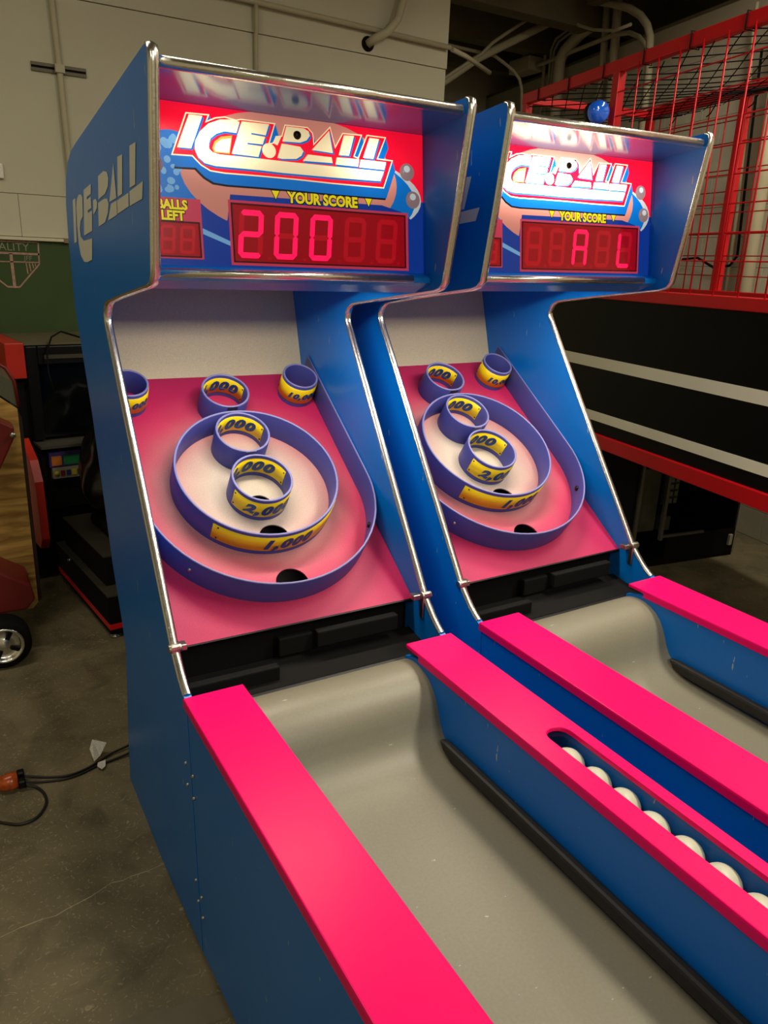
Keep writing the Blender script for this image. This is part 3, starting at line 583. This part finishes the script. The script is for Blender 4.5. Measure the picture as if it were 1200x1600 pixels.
def build_marquee(root, tagn, hots, base, lit):
    A = lambda n, rgb, g=1.0, b=1.0: art_mat(n+' '+tagn, rgb, base*b, hots, g)
    navy = A('print navy', (18, 58, 150), .3, .8); red = A('print red', (255, 14, 46), .6, 1.0); mid = A('print blue', (10, 110, 190), .6, .9); salmon = A('print salmon', (226, 140, 118), .7, .75)
    cream = A('print cream', (252, 222, 165), 1.3, .80); white = A('print white', (255, 226, 172), 1.5, .64); grey = A('print grey', (150, 120, 118), .5, .8); yel = A('print yellow', (245, 216, 20), .4, .95); dark = A('print dark', (24, 26, 44), .1, .4); pale = A('print pale blue', (120, 170, 205), .6, .9); orange = A('print orange', (246, 150, 60), .8, .9); pinkf = A('print pink', (215, 60, 84), .4, .8); pale2 = A('print pale ring', (206, 204, 200), .5, .85)
    pn = MB().box(T, XI, -.004, .331, -.006, 0).build('marquee_panel', navy, root, mat4=ATM)
    L = lambda name, polys, h, mat: [flat_multi(name, polys, h, mat, pn)]
    def flat_multi(name, polys, h, mat, par):
        mb = MB()
        for q in polys: flat(mb, q, h)
        o = mb.build(name, mat, par, recalc=False); return o
    ell = lambda cx, cy, rx, ry, a0=0, a1=360, n=48: [(cx+rx*math.cos(math.radians(a0+(a1-a0)*i/n)), cy+ry*math.sin(math.radians(a0+(a1-a0)*i/n))) for i in range(n+1)]
    top = .331
    def clipp(poly): return [(min(max(x, T+.001), XI-.001), min(max(y, .001), top)) for x, y in poly]
    L('red_sky', [[(T, .270), (.20, .268), (.45, .23), (.60, .20), (XI, .172), (XI, top), (T, top)]], .0004, red)
    L('splash', [clipp(ell(.085, .20, .075, .075))], .0006, mid)
    L('orbit', [clipp(ell(.44, .175, .276, .098))], .0007, pale2)
    L('orbit_shade', [clipp(ell(.425, .170, .272, .108))], .0009, mid)
    L('planet', [clipp(ell(.372, .205, .272, .138))], .0011, salmon)
    L('lower_field', [clipp([(T, .0), (XI, 0), (XI, .108), (.655, .146), (.60, .158), (.21, .155), (.20, .10), (.16, .085), (T, .125)])], .0013, navy)
    L('streak', [[(.142, .080), (.205, .055), (.205, .045), (.142, .068)]], .0014, pale)
    rnd = random.Random(3); sp = [ell(.03+.07*rnd.random(), .15+.11*rnd.random(), .004+.006*rnd.random(), .004+.006*rnd.random(), n=10) for _ in range(26)]
    L('splash_drops', sp, .0015, pale)
    for x, y in ((.6745, .2405), (.691, .1765), (.045, .205)):
        MB().lathe([(.0205*math.sin(t), .006*math.cos(t)) for t in [math.pi/2*i/6 for i in range(7)]], 20, 'z', (x, y, .0012)).build('printed_ball', grey, pn); flat_multi('ball_highlight', [ell(x-.004, y+.006, .009, .008, n=16)], .0078, pale2, pn)
    # logo
    OUT = LOGO['outline']
    L('logo_shadow', [[(x+.004, y-.0265) for x, y in OUT]], .0018, dark)
    for i in range(7):
        flat_multi('logo_side', [[(x+.0010*(7-i), y-.0032*(7-i)) for x, y in OUT]], .0020+.00008*i, mid, pn)
    L('logo_outline', [OUT], .0028, cream); L('logo_body', [inset(OUT, .0026)], .0031, red)
    keys = ['I', 'C', 'E', 'dash', 'B1', 'B2', 'A1', 'A2', 'L1', 'L1b', 'L2', 'L2b']
    L('logo_letter_shade', [[(x+.0038, y-.0030) for x, y in LOGO[k]] for k in ('I', 'E', 'L1', 'L2', 'B1', 'B2', 'A1')]+[[(x+.001, y-.0042) for x, y in LOGO[k]] for k in ('C', 'A2', 'L1b', 'L2b')], .0034, mid)
    L('logo_inner', [CIN], .0036, orange); L('logo_inner', [CIN2], .0038, white)
    for k in keys:
        if k == 'C':
            n = 27; q = LOGO[k]
            flat_multi('logo_letter', [q], .0040, white, pn)
        else: flat_multi('logo_letter', [LOGO[k]], .0040, white, pn)
    flat_multi('logo_dot', [ell(.307, .2543, .0165, .0155, n=24)], .0041, white, pn)
    MB().lathe([(.0, .006), (.005, .006), (.0085, .004), (.0095, .0)], 16, 'z', (.3777, .294, .0042)).build('lock', pmat('dark lock', (46, 40, 34), .35, metal=.7), pn)
    # captions
    def txt(name, s, x, y, size, mat, h, bold=.0, shear=0.0, al='CENTER'):
        vs, fs = text_geo(s, size, shear, bold, al); MB().add([(a*.93+x, b+y, h) for a, b, _ in vs], fs).build(name, mat, pn, recalc=False)
    txt('caption_edge', 'YOUR SCORE',   .4405, .1475, .0320, dark, .0020, .0034); txt('caption', 'YOUR SCORE', .4400, .1480, .0320, yel, .0023, .0014)
    for x in (.3185, .5620):
        flat_multi('caption_arrow_edge', [[(x-.0125, .1725), (x+.0125, .1725), (x, .1490)]], .0020, dark, pn); flat_multi('caption_arrow', [[(x-.0095, .1705), (x+.0095, .1705), (x, .1525)]], .0023, yel, pn)
    flat_multi('balls_left_plate', [[(T+.004, .014), (.141, .014), (.141, .1393), (T+.004, .1393)]], .0018, pinkf, pn)
    for s, y in (('BALLS', .1165), ('LEFT', .0940)):
        txt('caption_edge', s, .0785, y-.0004, .0265, dark, .0021, .0026); txt('caption', s, .0780, y, .0265, yel, .0024, .0011)
    # displays
    win = A('display window', (172, 4, 20), .12, .8); seg_off = A('segment off', (204, 14, 30), .12, .82); segm = art_mat('segment lit '+tagn, (255, 14, 70), 1.7, [], 1.0); rim = A('display rim', (70, 10, 20), .1, .6)
    def display(name, x0, x1, y0, y1, n, glyphs, dw, dh, par):
        o = flat_multi(name, [[(x0, y0), (x1, y0), (x1, y1), (x0, y1)]], .0024, win, par)
        mb = MB()
        for a in ((x0-.0022, x1+.0022, y1-.001, y1+.0022), (x0-.0022, x1+.0022, y0-.0022, y0+.001), (x0-.0022, x0+.001, y0, y1), (x1-.001, x1+.0022, y0, y1)): mb.box(a[0], a[1], a[2], a[3], .0018, .0042)
        mb.build(name+'_bezel', rim, par)
        return o
    flat_multi('score_frame', [[(.2035, .0045), (.675, .0045), (.675, .1438), (.2035, .1438)]], .0018, pinkf, pn)
    sd = display('score_window', .2115, .6645, .0125, .1358, 5, None, 0, 0, pn)
    sb = display('balls_window', T+.012, .1337, .0190, .0895, 2, None, 0, 0, pn)
    def digit(x, y, wd, ht, on, par, sl=.10):
        for k, (p, q) in SEG.items():
            p = Vector((p[0]*wd, p[1]*ht)); q = Vector((q[0]*wd, q[1]*ht)); t = (q-p).normalized(); nn = Vector((-t.y, t.x)); th = wd*.115
            pts = [p-t*th*.5, p+t*th*.4+nn*th, q-t*th*.4+nn*th, q+t*th*.5, q-t*th*.4-nn*th, p+t*th*.4-nn*th]
            poly = [(x+a.x+a.y*sl, y+a.y) for a in pts]
            flat_multi('digit_segment', [poly], .0030 if k in on else .0028, segm if k in on else seg_off, par)
    xs = [.2215, .3080, .3975, .4890, .5790]
    for x, on in zip(xs, lit): digit(x, .0215, .0530, .1025, on, root_marq)if False else digit(x, .0215, .0530, .1025, on, pn)
    for x in (.045, .088): digit(x, .0250, .030, .0575, '', pn)
    for x in (.3030, .3925, .4840, .5740, .6520): flat_multi('decimal_point', [circle(x-.008+.0, .0215, .0036, 10)], .0028, seg_off, pn)
    # clear cover sheet in front of the print
    MB().box(T, XI, .001, .330, .012, .0135).build('marquee_cover', bpy.data.materials['clear acrylic'], root, mat4=ATM)
    return pn
m1 = build_machine()
HOT1 = [(.175, .262, .085, .055, 1.9), (.57, .250, .075, .055, 1.9), (.37, .25, .32, .075, .30)]
HOT2 = [(.30, .250, .27, .060, 8.0), (.36, .26, .32, .10, 1.9)]
build_marquee(m1, 'dim', HOT1, .85, ['abged', 'abcdef', 'abcdef', '', ''])
tag(m1, 'nearer blue ball-rolling arcade machine whose red display reads 200', 'arcade machine', 'ball-rolling arcade machines')
m2 = copy_tree(m1, None, ('marquee_panel', 'marquee_cover'))
m2.location = (.8673, .0087, .0060); m2.rotation_euler = (0, -.0128, .0043)
build_marquee(m2, 'bright', HOT2, .95, ['', '', 'abcefg', '', 'fed'])
tag(m2, 'farther blue ball-rolling arcade machine with a glaring white marquee logo', 'arcade machine', 'ball-rolling arcade machines')
# ---- balls under the window of the near machine's rail
ball = MB().lathe([(.0375*math.sin(math.pi*i/14), -.0375*math.cos(math.pi*i/14)) for i in range(15)], 24, 'z')
b0 = None
names = ['first cream ball in the rail window, farthest from the player', 'second cream ball in the rail window', 'third cream ball in the rail window', 'fourth cream ball in the rail window', 'fifth cream ball in the rail window', 'sixth cream ball in the rail window', 'seventh cream ball in the rail window, cut by the right picture edge', 'eighth cream ball in the rail window, outside the right picture edge']
for i in range(8):
    if b0 is None: b0 = ball.build('ball', M_BALL); o = b0
    else: o = b0.copy(); COL.objects.link(o)
    o.location = (.688+.002*((i*7) % 3-1), -.556-.0772*i, .6717); tag(o, names[i], 'ball', 'balls in the rail window')

# ================================================================== RED HOOP CAGE
CO = Vector((2.8, 1.3, 0)); CROT = math.atan2(DR.y, DR.x)
# local frame: x along the cage (towards the far end), y towards the room (so -y is away), z up
cage = empty('hoop_game_cage', (CO.x, CO.y, FL), (0, 0, CROT)); tag(cage, 'red steel mesh cage of a hoop game with black striped side', 'game cage')
ZO = -FL
def cbox(name, s0, s1, o0, o1, z0, z1, mat, bevel=0.0, parent=cage):   # o = distance away from the near side
    return MB().box(s0, s1, -o1, -o0, z0+ZO, z1+ZO).build(name, mat, parent, bevel=bevel)
for o0 in (0, .95):
    cbox('top_rail', -2.6, 1.40, o0-.022, o0+.022, 2.695, 2.755, M_RED, .004)
for s0 in (1.37, -2.6): cbox('end_rail', s0, s0+.045, .022, .93, 2.70, 2.745, M_RED, .004)
for s0, o0, wd in ((.405, 0, .055), (1.345, 0, .05), (-1.35, 0, .05), (.50, .95, .055), (1.345, .95, .05), (-.7, .95, .055), (-2.2, .95, .05)):
    cbox('post', s0, s0+wd, o0-.02, o0+.025, 1.60, 2.70, M_RED, .003)
def wire(name, p, q, r, mat):
    return MB().tube([(p[0], -p[1], p[2]+ZO), (q[0], -q[1], q[2]+ZO)], r, 6).build(name, mat, cage)
for i in range(13):
    s0 = .245-.150*i; wire('vertical_wire', (s0, -.02, 1.60), (s0, -.02, 2.71), .0042, M_RED)
for z in (2.600, 2.485, 2.365, 2.25, 2.13, 2.01, 1.89, 1.77): wire('horizontal_wire', (-1.6, -.014, z), (.43, -.014, z), .0036, M_RED)
for i in range(13):
    s0 = 1.25-.150*i; wire('vertical_wire', (s0, .94, 1.60), (s0, .94, 2.70), .0042, M_RED)
for z in (2.58, 2.46, 2.31, 2.19, 2.07, 1.95, 1.825, 1.71): wire('horizontal_wire', (-1.6, .946, z), (1.35, .946, z), .0036, M_RED)
# roof net
nm = MB(); sp = .105
def netpt(s, o):
    return (s, -o, 2.685+ZO-.05*math.sin(math.pi*min(max(o/.95, 0), 1))-.012*math.sin(s*5.1+o*3))
k = -40
lines = []
for i in range(-10, 26):
    for sg in (1, -1):
        pts = []
        for j in range(0, 11):
            o = .95*j/10; s = -1.9+.165*i+sg*o*1.7-(0 if sg > 0 else -1.6)
            if -1.9 <= s <= 1.37: pts.append(netpt(s, o))
        if len(pts) > 1: nm.tube(pts, .0030, 4, caps=False)
nt_o = nm.build('roof_net', M_BLACKM, cage); nt_o['kind'] = 'stuff'; nt_o['label'] = 'black knotted net stretched over the cage roof'
for i in range(9):
    s0 = 1.2-.33*i
    MB().tube([(s0, .026, 2.69+ZO), (s0, .026, 2.76+ZO), (s0, -.026, 2.76+ZO), (s0, -.026, 2.69+ZO)], .004, 5, closed=True).build('net_tie', M_BLACKM, cage)
    t0 = s0-.1; MB().tube([(t0, -.95, 2.69+ZO), (t0+.01, -.93, 2.64+ZO), (t0+.03, -.92, 2.625+ZO)], .004, 5).build('net_tie', M_BLACKM, cage)
# lower body: beam, black side with two pale stripes, bottom bar
cbox('upper_beam', -2.6, 1.40, -.03, .05, 1.565, 1.622, M_RED, .004)
cbox('upper_beam', -2.6, 1.40, .92, .99, 1.565, 1.622, M_RED, .004)
sidep = cbox('side_board', -2.6, 1.40, -.012, .012, .82, 1.57, pmat('black laminate', (5, 4, 4), .45, spec=.2))
for z0, z1 in ((.893, .945), (1.187, 1.248)): cbox('pale_stripe', -2.6, 1.40, -.0145, -.011, z0, z1, pmat('cream stripe', (248, 242, 214), .45), 0, sidep)
cbox('side_board', -2.6, 1.40, .94, .965, .82, 1.60, M_BLACK)
cbox('bottom_bar', -2.6, 1.40, -.03, .03, .748, .825, M_RED, .004)
cbox('bottom_bar', -2.6, 1.40, .93, .985, .748, .825, M_RED, .004)
cbox('deck', -2.6, 1.40, .0, .95, .84, .86, M_BLACKM)
for s0, o0 in ((1.30, .0), (1.30, .93), (-2.5, .0), (-2.5, .93)): cbox('leg', s0, s0+.05, o0-.02, o0+.03, FL, .75, M_RED, .003)
# ---- beacon on the cage post
bc = empty('beacon_light', tuple(CO+DR*.46+NR*-.095+Vector((0, 0, 2.505))), (0, 0, CROT)); tag(bc, 'blue domed beacon light on the red cage post', 'beacon')
M_BLENS = pmat('blue lens', (20, 100, 225), .10, spec=.8, coat=1.0, emit=.10)
MB().lathe([(0, .05), (.046, .05), (.054, .04), (.054, -.005), (0, -.005)], 24, 'x').build('beacon_base', M_BLACK, bc)
MB().lathe([(.056, 0), (.057, -.012), (.054, -.038), (.044, -.052), (.02, -.058), (0, -.059)], 28, 'x').build('beacon_lens', M_BLENS, bc)
MB().box(.01, .04, -.075, -.05, -.02, .02).build('bracket', M_STEEL, bc)
# ---- open-backed cabinet under the cage
ob = empty('open_cabinet', (3.09, 1.42, FL), (0, 0, -.12)); tag(ob, 'black open-backed game cabinet with steel frame and circuit boards under the cage', 'cabinet')
mb = MB().box(0, .02, 0, .5, .02, .70); mb.box(.86, .88, 0, .5, .02, .70); mb.box(0, .88, .48, .5, .02, .70); mb.box(0, .88, 0, .5, .0, .04); mb.box(0, .88, 0, .5, .68, .70); mb.box(.30, .88, -.005, .0, .02, .19)
mb.build('shell', M_BLACKM, ob)
M_DKS = pmat('dim steel', (110, 106, 92), .5, metal=.5)
MB().box(.03, .05, -.01, .01, .06, .69).build('frame_upright', M_DKS, ob); MB().box(.24, .262, -.01, .01, .17, .64).build('frame_upright', M_DKS, ob)
MB().box(.26, .56, -.008, .01, .58, .595).build('frame_shelf', M_DKS, ob); MB().box(.26, .60, -.008, .01, .185, .20).build('frame_shelf', M_DKS, ob)
MB().box(.055, .235, .05, .07, .22, .62).build('metal_plate', pmat('dusty metal plate', (84, 82, 66), .6, metal=.3, var=.3, vscale=9), ob)
pc = MB().box(.27, .40, .06, .07, .38, .57).build('circuit_board', pmat('board', (30, 40, 30), .6), ob)
for i in range(4):
    for j in range(3): MB().box(.28+.038*j, .305+.038*j, .045, .06, .39+.045*i, .42+.045*i).build('chip', M_DKS, pc)
MB().box(.28, .36, .05, .1, .21, .30).build('power_supply', pmat('grey box', (70, 68, 60), .5), ob)
MB().box(.872, .884, -.01, .0, .02, .66).build('edge_strip', pmat('pale edge', (150, 146, 128), .5), ob)
tag(MB().box(3.90, 3.93, 1.30, 1.315, .05, .12).build('wall_tag', pmat('pale tag', (190, 186, 168), .6)), 'small pale tag hanging near the floor by the open cabinet', 'tag')

# ================================================================== LEFT: SIT-DOWN CABINET, KIDDIE RIDE, CORDS
cb2 = empty('driving_cabinet', (.15, 1.85, FL), (0, 0, .12)); tag(cb2, 'dark sit-down video game cabinet with red side in front of the chalkboard', 'arcade cabinet')
K = -FL
def kb(name, x0, x1, y0, y1, z0, z1, mat, bevel=0.0, par=cb2): return MB().box(x0, x1, y0, y1, z0+K, z1+K).build(name, mat, par, bevel=bevel)
M_REDG = pmat('red printed side', (196, 44, 30), .4, var=.1, vscale=9)
kb('side_panel', -.150, -.060, .86, 1.40, 1.085, 1.262, M_REDG, .004); kb('side_base', -.125, -.060, .90, 1.40, .0, 1.085, M_BLACKM)
MB().prism_x([(.86, .78+K), (.70, .70+K), (.64, .60+K), (.62, .30+K), (.66, .24+K), (.86, .24+K)], -.125, -.085).build('side_wing', M_REDG, cb2)
kb('housing', -.060, .52, .90, 1.40, .0, 1.250, M_BLACKM)
kb('top_cap', -.060, .52, .86, 1.40, 1.250, 1.262, pmat('tan top edge', (96, 88, 62), .6))
kb('bezel', -.055, .0, .86, .90, .76, 1.245, M_BLACK, .006); kb('bezel', .0, .52, .86, .90, 1.15, 1.245, M_BLACK, .006)
kb('marquee_strip', .03, .50, .855, .86, 1.18, 1.20, pmat('faint marquee', (70, 64, 52), .4))
scr = kb('screen', .0, .50, .885, .895, .77, 1.15, pmat('dark glass', (6, 8, 9), .12, spec=.6), .0)
kb('shelf', -.055, .52, .74, .90, .738, .752, pmat('grey shelf', (72, 68, 56), .5))
kb('dashboard', -.05, .52, .80, .90, .40, .738, M_BLACKM)
dp = MB().box(-.015, .150, .772, .80, .632+K, .712+K).build('dash_art', pmat('purple card', (66, 56, 120), .5), cb2)
MB().box(-.005, .045, .769, .772, .640+K, .690+K).build('orange_square', pmat('orange print', (214, 118, 40), .5), dp); MB().box(.055, .140, .769, .772, .640+K, .690+K).build('green_block', pmat('green print', (40, 134, 78), .5), dp)
bpn = kb('button_strip', -.005, .150, .768, .80, .570, .628, pmat('pale strip', (150, 146, 120), .5))
for i, c in enumerate(((206, 190, 60), (120, 30, 34), (44, 48, 110), (206, 180, 40), (24, 70, 40))):
    x = .015+.029*i
    if i == 0: MB().lathe([(.012, 0), (.012, -.006), (0, -.006)], 14, 'y', (x, .768, .598+K)).build('button', pmat('button %d' % i, c, .4), bpn)
    else: MB().box(x-.011, x+.011, .763, .768, .584+K, .612+K).build('button', pmat('button %d' % i, c, .4), bpn)
kb('base', .0, .52, .0, .85, -.005, .185, M_BLACKM, .004)
kb('base_edge', -.003, .523, -.003, .85, .185, .192, pmat('worn base edge', (58, 54, 42), .6))
kb('step', .03, .52, .12, .80, .192, .345, M_BLACKM, .006)
kb('step_edge', .027, .523, .117, .80, .338, .346, pmat('worn base edge', (58, 54, 42), .6))
kb('red_stripe', -.002, .522, -.004, .86, .020, .046, pmat('red reflective stripe', (232, 24, 28), .3))
st_ = MB()
seat = MB().prism_x([(.20, .346+K), (.22, .41+K), (.30, .44+K), (.42, .43+K), (.62, .42+K), (.66, .346+K)], .12, .48).build('seat', M_BLACKM, cb2, bevel=.03)
MB().prism_x([(.05, .36+K), (.03, .60+K), (.10, .95+K), (.20, .95+K), (.24, .55+K), (.24, .36+K)], .22, .50).build('seat_back', M_BLACKM, cb2, bevel=.03)
ft = MB().lathe([(0, 0), (.026, 0), (.026, .006), (.012, .014), (.008, .03), (0, .03)], 14, 'z', (.03, .03, 0)).build('leveller_foot', M_STEEL, cb2)
MB().lathe([(.0, 0), (.010, 0), (.010, .02), (0, .02)], 10, 'x', (-.02, .58, .21)).build('knob', M_STEEL, cb2)
# black plastic bag thrown over the seat
bm = bmesh.new(); bmesh.ops.create_icosphere(bm, subdivisions=4, radius=1)
rb = random.Random(5); ph = [(Vector((rb.uniform(-1, 1), rb.uniform(-1, 1), rb.uniform(-1, 1))).normalized(), rb.uniform(3, 9), rb.uniform(0, 6)) for _ in range(14)]
for v in bm.verts:
    n = v.co.normalized(); k = 1+sum(.028*math.sin(d.dot(n)*f+p) for d, f, p in ph)
    z = n.z*k; v.co = Vector((n.x*k*.17*(1.15-.45*z), n.y*k*.22*(1.1-.3*z), z*.27))
me = bpy.data.meshes.new('plastic_bag'); bm.to_mesh(me); bm.free(); me.materials.append(pmat('black bin liner', (12, 12, 12), .22, spec=.6))
for p in me.polygons: p.use_smooth = True
bag = bpy.data.objects.new('plastic_bag', me); COL.objects.link(bag); bag.location = (.36, 2.36, .735); tag(bag, 'shiny black plastic bag slumped over the cabinet seat', 'bag')
tag(MB().tube([(.10, 2.64, 1.02), (.085, 2.66, 1.12), (.09, 2.68, 1.22), (.12, 2.70, 1.29), (.17, 2.72, 1.315), (.24, 2.76, 1.29), (.30, 2.80, 1.268)], .005, 6).build('loose_wire', M_BLACKM), 'thin black wire looping over the top of the dark cabinet', 'cable')
# kiddie ride
rd = empty('kiddie_ride', (-.45, 2.1, FL)); tag(rd, 'wooden kiddie ride car with plywood side and red fenders at the left edge', 'kiddie ride')
def wood():
    m = bpy.data.materials.new('plywood'); m.use_nodes = True; nt = m.node_tree; b = nt.nodes['Principled BSDF']; b.inputs['Roughness'].default_value = .6
    tc = nt.nodes.new('ShaderNodeTexCoord'); mp = nt.nodes.new('ShaderNodeMapping'); mp.inputs['Scale'].default_value = (1.3, 1.0, 9.0); nt.links.new(tc.outputs['Object'], mp.inputs[0])
    wv = nt.nodes.new('ShaderNodeTexNoise'); wv.inputs['Scale'].default_value = 2.2; wv.inputs['Detail'].default_value = 5; wv.inputs['Distortion'].default_value = 1.2; nt.links.new(mp.outputs[0], wv.inputs['Vector'])
    r = nt.nodes.new('ShaderNodeValToRGB'); e = r.color_ramp.elements; e[0].position = .35; e[0].color = lin((134, 96, 40)); e[1].position = .62; e[1].color = lin((206, 164, 86))
    nt.links.new(wv.outputs['Fac'], r.inputs[0]); nt.links.new(r.outputs[0], b.inputs['Base Color']); return m
def px(name, poly, y0, y1, mat, bevel=0.0):            # outline in world (x,z), extruded in y
    mb = MB(); n = len(poly)
    q = [(x+.45, z+K) for x, z in poly]
    vs = [(x, y0-2.1, z) for x, z in q]+[(x, y1-2.1, z) for x, z in q]
    mb.add(vs, [list(range(n)), list(range(n, 2*n))[::-1]]+[(i, (i+1) % n, (i+1) % n+n, i+n) for i in range(n)])
    return mb.build(name, mat, rd, bevel=bevel)
M_DRED = pmat('dark red fender', (112, 24, 22), .45)
px('plywood_panel', [(-.9, 1.10), (-.30, 1.15), (-.183, 1.092), (-.120, 1.040), (-.124, .117), (-.150, .088), (-.9, .088)], 2.10, 2.125, wood())
px('body_edge', [(-.122, 1.040), (-.106, 1.0), (-.106, .13), (-.122, .117)], 2.105, 2.45, pmat('dark edge', (40, 22, 16), .6))
px('lower_fender', [(-.9, .40), (-.30, .40), (-.165, .305), (-.152, .235), (-.19, .19), (-.9, .19)], 1.86, 2.10, M_DRED, .01)
px('dash_box', [(-.9, 1.03), (-.21, 1.02), (-.150, .985), (-.155, .935), (-.225, .80), (-.9, .80)], 1.98, 2.10, M_DRED, .008)
ws = px('windshield', [(-.6, 1.27), (-.20, 1.25), (-.150, 1.215), (-.124, 1.16), (-.118, 1.05), (-.19, 1.11), (-.6, 1.11)], 2.112, 2.118, pmat('hazy windshield', (110, 112, 92), .2, alpha=.55))
MB().tube([(x+.45, .015, z+K) for x, z in [(-.6, 1.275), (-.20, 1.255), (-.148, 1.218), (-.120, 1.16), (-.114, 1.05)]], .008, 6).build('windshield_frame', M_DRED, rd)
MB().lathe([(.0, -.02), (.012, -.02), (.012, .0), (0, 0)], 10, 'y', (.29, -.125, .955+K)).build('bolt', M_STEEL, rd)
wl = MB().lathe([(.070, -.035), (.100, -.04), (.112, -.02), (.112, .06), (.07, .06)], 32, 'y', (.148, -.30, .112)).build('wheel', M_BLACKM, rd)
MB().lathe([(0, -.036), (.012, -.038), (.03, -.026), (.055, -.020), (.066, -.030), (.074, -.040), (.080, -.038), (.082, -.025)], 32, 'y', (.148, -.30, .112)).build('hub_cap', M_CHROME, wl)
for i in range(4):
    a = .5+math.pi/2*i
    MB().box(-.008, .008, -.334, -.32, .03, .062).build('hub_slot', M_BLACKM, wl, mat4=Matrix.Translation((.148, 0, .112)) @ Matrix.Rotation(a, 4, 'Y'))
MB().lathe([(0, -.03), (.014, -.03), (.014, .30), (0, .30)], 10, 'y', (.148, -.30, .112)).build('axle', M_STEEL, rd)
# power cords on the floor
def cord(pts, r, label):
    P = [Vector((x, y, FL+r+dz)) for x, y, dz in pts]; out = []
    for i in range(len(P)-1):
        p0, p1, p2, p3 = P[max(i-1, 0)], P[i], P[i+1], P[min(i+2, len(P)-1)]
        for k in range(6):
            t = k/6; out.append(.5*((2*p1)+(p2-p0)*t+(2*p0-5*p1+4*p2-p3)*t*t+(3*p1-p0-3*p2+p3)*t**3))
    out.append(P[-1])
    o = MB().tube(out, r, 8).build('floor_cable', pmat('black cord', (20, 18, 15), .5)); tag(o, label, 'cable', 'power cables on the floor'); return o
cord([(.20, 1.02, .02), (.06, .965, .01), (-.03, .942, .004), (-.08, .915, .002), (-.139, .893, 0), (-.194, .889, 0), (-.25, .91, 0), (-.305, .935, .006), (-.325, .938, .012)], .0042, 'upper of two parallel black cords running to the orange plug')
cord([(.20, .96, .02), (.05, .918, .008), (-.03, .905, .002), (-.085, .897, .001), (-.142, .878, 0), (-.196, .872, 0), (-.25, .885, 0), (-.305, .900, .006), (-.325, .905, .012)], .0042, 'lower of two parallel black cords running to the orange plug')
cord([(-.318, .876, .012), (-.29, .866, .003), (-.27, .82, 0), (-.272, .765, 0), (-.305, .712, 0), (-.354, .702, 0), (-.40, .732, 0), (-.50, .82, 0), (-.62, .9, 0)], .0048, 'black cord curling in a loop below the orange plug')
pg = empty('power_tap', (-.36, .905, FL)); tag(pg, 'glowing orange triple power tap with black plugs on the floor', 'power tap')
MB().lathe([(.0, -.05), (.012, -.048), (.026, -.03), (.030, 0), (.026, .018), (0, .02)], 16, 'x', (0, 0, .031)).build('tap_body', pmat('translucent orange', (206, 92, 34), .25, spec=.6, var=.35, vscale=40, trans=.35), pg)
for dy, dz in ((.026, .030), (-.020, .026)): MB().box(.018, .042, dy-.014, dy+.014, dz-.014, dz+.014).build('plug', M_BLACK, pg, bevel=.005)
MB().tube([(-.05, 0, .03), (-.12, .01, .006), (-.3, .05, .005)], .006, 8).build('lead', pmat('orange lead', (170, 74, 30), .5), pg)
for nm_, pts, lb in (('cord_tag', [(-.095, .905, .012), (-.070, .93, .012), (-.040, .965, .035), (-.085, .985, .05), (-.10, .96, .03)], 'white paper tag standing up on the floor cord'), ('cord_tag', [(-.085, .895, .010), (-.058, .897, .012), (-.064, .872, .004), (-.078, .862, .002), (-.09, .88, .006)], 'smaller white tag under the floor cord')):
    n = len(pts); mb = MB(); vs = [(x, y, FL+.008+z) for x, y, z in pts]; mb.add(vs+[(x, y, z+.0008) for x, y, z in vs], [list(range(n))[::-1], list(range(n, 2*n))]+[(i, (i+1) % n, (i+1) % n+n, i+n) for i in range(n)])
    tag(mb.build(nm_, pmat('white paper tag', (216, 212, 200), .7, var=.15, vscale=160)), lb, 'tag', 'tags on the floor cords')
